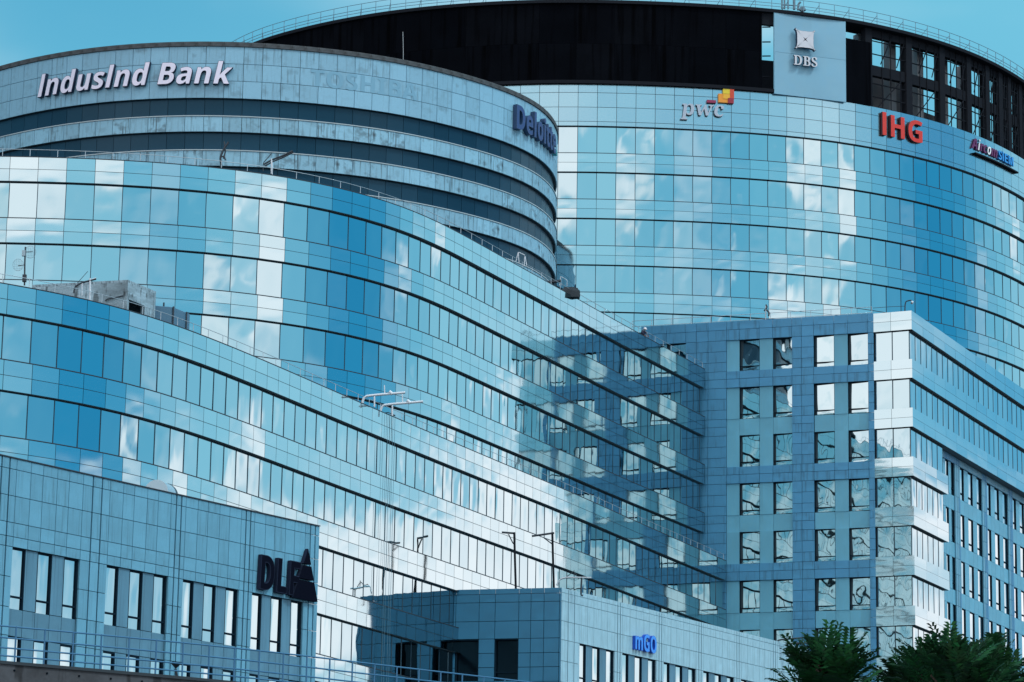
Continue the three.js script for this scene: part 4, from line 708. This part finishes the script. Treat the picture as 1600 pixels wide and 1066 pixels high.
// ================================================================ elevated railway viaduct with blue railing, lower left
{
  const HV = 12.4, V = smoothPath([[-120, 965], [0, 975.7], [100, 985], [195, 994], [282, 1002], [400, 1014], [492, 1025], [575, 1035], [650, 1044], [800, 1061], [960, 1080]].map(([x, y]) => plan(x, y, HV)), 2), deck = HV + EYE - 1.16;
  const g = thing('viaduct', 'grey concrete viaduct parapet with drain holes below a blue railing', 'viaduct'), conc = std(lin(0.10, 0.115, 0.13), 0.9, 0, { map: (() => { const t = concreteTex.clone(); t.repeat.set(0.2, 0.2); t.needsUpdate = true; return t; })() });
  part('parapet', strip(V, loop(-0.35, 0, deck - 1.6, deck - 0.1)), conc, g); part('coping', strip(V, loop(-0.42, 0.06, deck - 0.1, deck)), std(lin(0.03, 0.045, 0.055), 0.9), g); part('deck', strip(V, loop(-9, -0.35, deck - 2.6, deck - 1.6)), conc, g);
  for (const f of [0.2, 0.75]) { const q = V.off(V.len * f, -4.5); part('column', new THREE.CylinderGeometry(1.1, 1.2, deck - 2.6, 20), conc, g, [q.x, (deck - 2.6) / 2, q.z]); }
  for (let i = 0; i < 14; i++) { const q = V.off(0.9 + i * 1.15, 0.01); part('drain_hole', new THREE.CylinderGeometry(0.035, 0.035, 0.03, 10).rotateX(Math.PI / 2), M.black, g, [q.x, deck - 0.28, q.z]).rotation.y = Math.atan2(q.n[0], q.n[1]); }
  const blue = std(lin(0.035, 0.16, 0.30), 0.5, 0.1);
  railing('bridge_railing', 'blue tubular railing along the concrete viaduct', V, deck, 0.2, V.len - 0.2, -0.15, 1.16, 1.02, 0.032, blue, [0.98, 0.66, 0.38, 0.16]);
  const s = V.hit(291, 1040).s, q = V.off(s, -0.6), l = thing('track_lamp', 'small dark lamp head on a bent post behind the blue railing', 'lamp', [q.x, deck, q.z]); part('post', tube([[0, -1.6, 0], [0, 0.1, 0], [-0.05, 0.3, 0]], 0.05, 6), dark, l); part('lamp_head', new THREE.ConeGeometry(0.22, 0.22, 12).rotateX(Math.PI), dark, l, [-0.04, 0.42, 0]);
}

// ================================================================ trees in front of the blocks
function tree(label, px, py, dist, r, nFrond, seed) {
  const v = dirOf(px, py), k = dist / Math.hypot(v.x, v.z), top = v.y * k + EYE, cx = v.x * k, cz = v.z * k, R = rng(seed), g = thing('leafy_tree', label, 'tree', [cx, 0, cz]);
  const bark = std(lin(0.06, 0.05, 0.04), 0.95), cy = top - r * 0.95, limbs = [];
  const trunkPts = [[0, 0, 0], [0.06, cy * 0.4, 0.05], [-0.04, cy * 0.8, 0], [0, cy + r * 0.3, 0]]; const tg = new THREE.TubeGeometry(new THREE.CatmullRomCurve3(trunkPts.map((p) => new THREE.Vector3(...p))), 16, 0.14, 9); const tp = tg.attributes.position; for (let i = 0; i < tp.count; i++) { const f = 1.25 - 0.85 * tp.getY(i) / (cy + r); tp.setX(i, tp.getX(i) * f); tp.setZ(i, tp.getZ(i) * f); } part('trunk', tg, bark, g);
  const tips = []; for (let i = 0; i < 46; i++) { const a = R() * 6.283, e = -0.35 + R() * 1.85, L = r * (0.55 + 0.45 * R()), d = [Math.cos(a) * Math.cos(e) * L, Math.sin(e) * L * 0.92, Math.sin(a) * Math.cos(e) * L], b = [0, cy - r * 0.4 + R() * r * 0.5, 0], tip = [d[0], cy + d[1], d[2]]; limbs.push(rod(b, tip, 0.018 + 0.02 * R(), 5)); tips.push([b, tip]); }
  part('limbs', mergeGeometries(limbs), bark, g);
  // pinnate fronds: a bent rib with pairs of pointed leaflets
  const pos = [], col = [], idx = [];
  const leaflet = (o, dir, side, L, w, c) => { const b = pos.length / 3; for (const [f, s] of [[0, 0], [0.35, 0.5], [1, 0], [0.35, -0.5]]) { pos.push(o[0] + dir[0] * L * f + side[0] * w * s, o[1] + dir[1] * L * f + side[1] * w * s - (f * f) * L * 0.18, o[2] + dir[2] * L * f + side[2] * w * s); col.push(...c); } idx.push(b, b + 1, b + 2, b, b + 2, b + 3); };
  for (let i = 0; i < nFrond; i++) {
    const [b, t] = tips[Math.floor(R() * tips.length)], f = 0.6 + 0.42 * R(), o = [mix(b[0], t[0], f), mix(b[1], t[1], f), mix(b[2], t[2], f)], out = new THREE.Vector3(t[0] - b[0] + (R() - 0.5) * r * 1.5, t[1] - b[1] + (R() - 0.35) * r * 1.2, t[2] - b[2] + (R() - 0.5) * r * 1.5).normalize();
    const up = new THREE.Vector3(0, 1, 0), sd = out.clone().cross(up); if (sd.lengthSq() < 1e-4) sd.set(1, 0, 0); sd.normalize(); const nn = sd.clone().cross(out), L = 0.62 + 0.42 * R(), n = 11, shade = 0.6 + 0.9 * R(), c = [0.007 * shade + 0.006 * R(), 0.044 * shade + 0.032 * R(), 0.022 * shade];
    for (let j = 0; j < n; j++) { const u = j / n, p = [o[0] + out.x * L * u, o[1] + out.y * L * u - 0.12 * u * u * L, o[2] + out.z * L * u]; for (const k2 of [-1, 1]) { const dv = sd.clone().multiplyScalar(k2).addScaledVector(out, 0.75).addScaledVector(nn, 0.15 * (R() - 0.5)).normalize(), ws = out.clone().addScaledVector(nn, 0.5 * (R() - 0.5)).normalize(); leaflet(p, dv.toArray(), ws.toArray(), (0.30 - 0.13 * u) * (0.8 + 0.4 * R()), 0.085, [c[0] * (0.8 + 0.5 * R()), c[1] * (0.75 + 0.5 * R()), c[2]]); } }
  }
  const geo = new THREE.BufferGeometry(); geo.setAttribute('position', new THREE.Float32BufferAttribute(pos, 3)); geo.setAttribute('color', new THREE.Float32BufferAttribute(col, 3)); geo.setIndex(idx); geo.computeVertexNormals();
  part('crown', geo, new THREE.MeshPhysicalMaterial({ color: lin(1, 1, 1), vertexColors: true, roughness: 0.75, side: THREE.DoubleSide, specularIntensity: 0.3 }), g);
}
tree('dark green feathery tree in front of the corner office block stone face', 1298, 1024, 60, 0.72, 120, 21);
tree('wider dark green feathery tree in front of the glass corner', 1492, 1023, 58, 0.9, 150, 22);
tree('low dark green tree top between the wider tree and the corner bay', 1432, 1045, 62, 0.6, 80, 23);
tree('low dark green tree top at the foot of the right stone wall', 1552, 1036, 61, 0.65, 90, 24);

// look-alikes belong to sets
const SETS = { leafy_tree: 'trees in front of the blocks', davit_arm: 'davit arms on the roofs', roof_railing: 'railings along the roof edges', gantry_pole: 'gantry poles on the low corner block', glass_office_wing: 'stepped curved glass wings', sign_lettering: 'raised letter signs on the facades' };
for (const o of scene.children) { const k = o.name.replace(/_\d{3}$/, ''); if (SETS[k]) o.userData.group = SETS[k]; }

renderer.render(scene, camera);
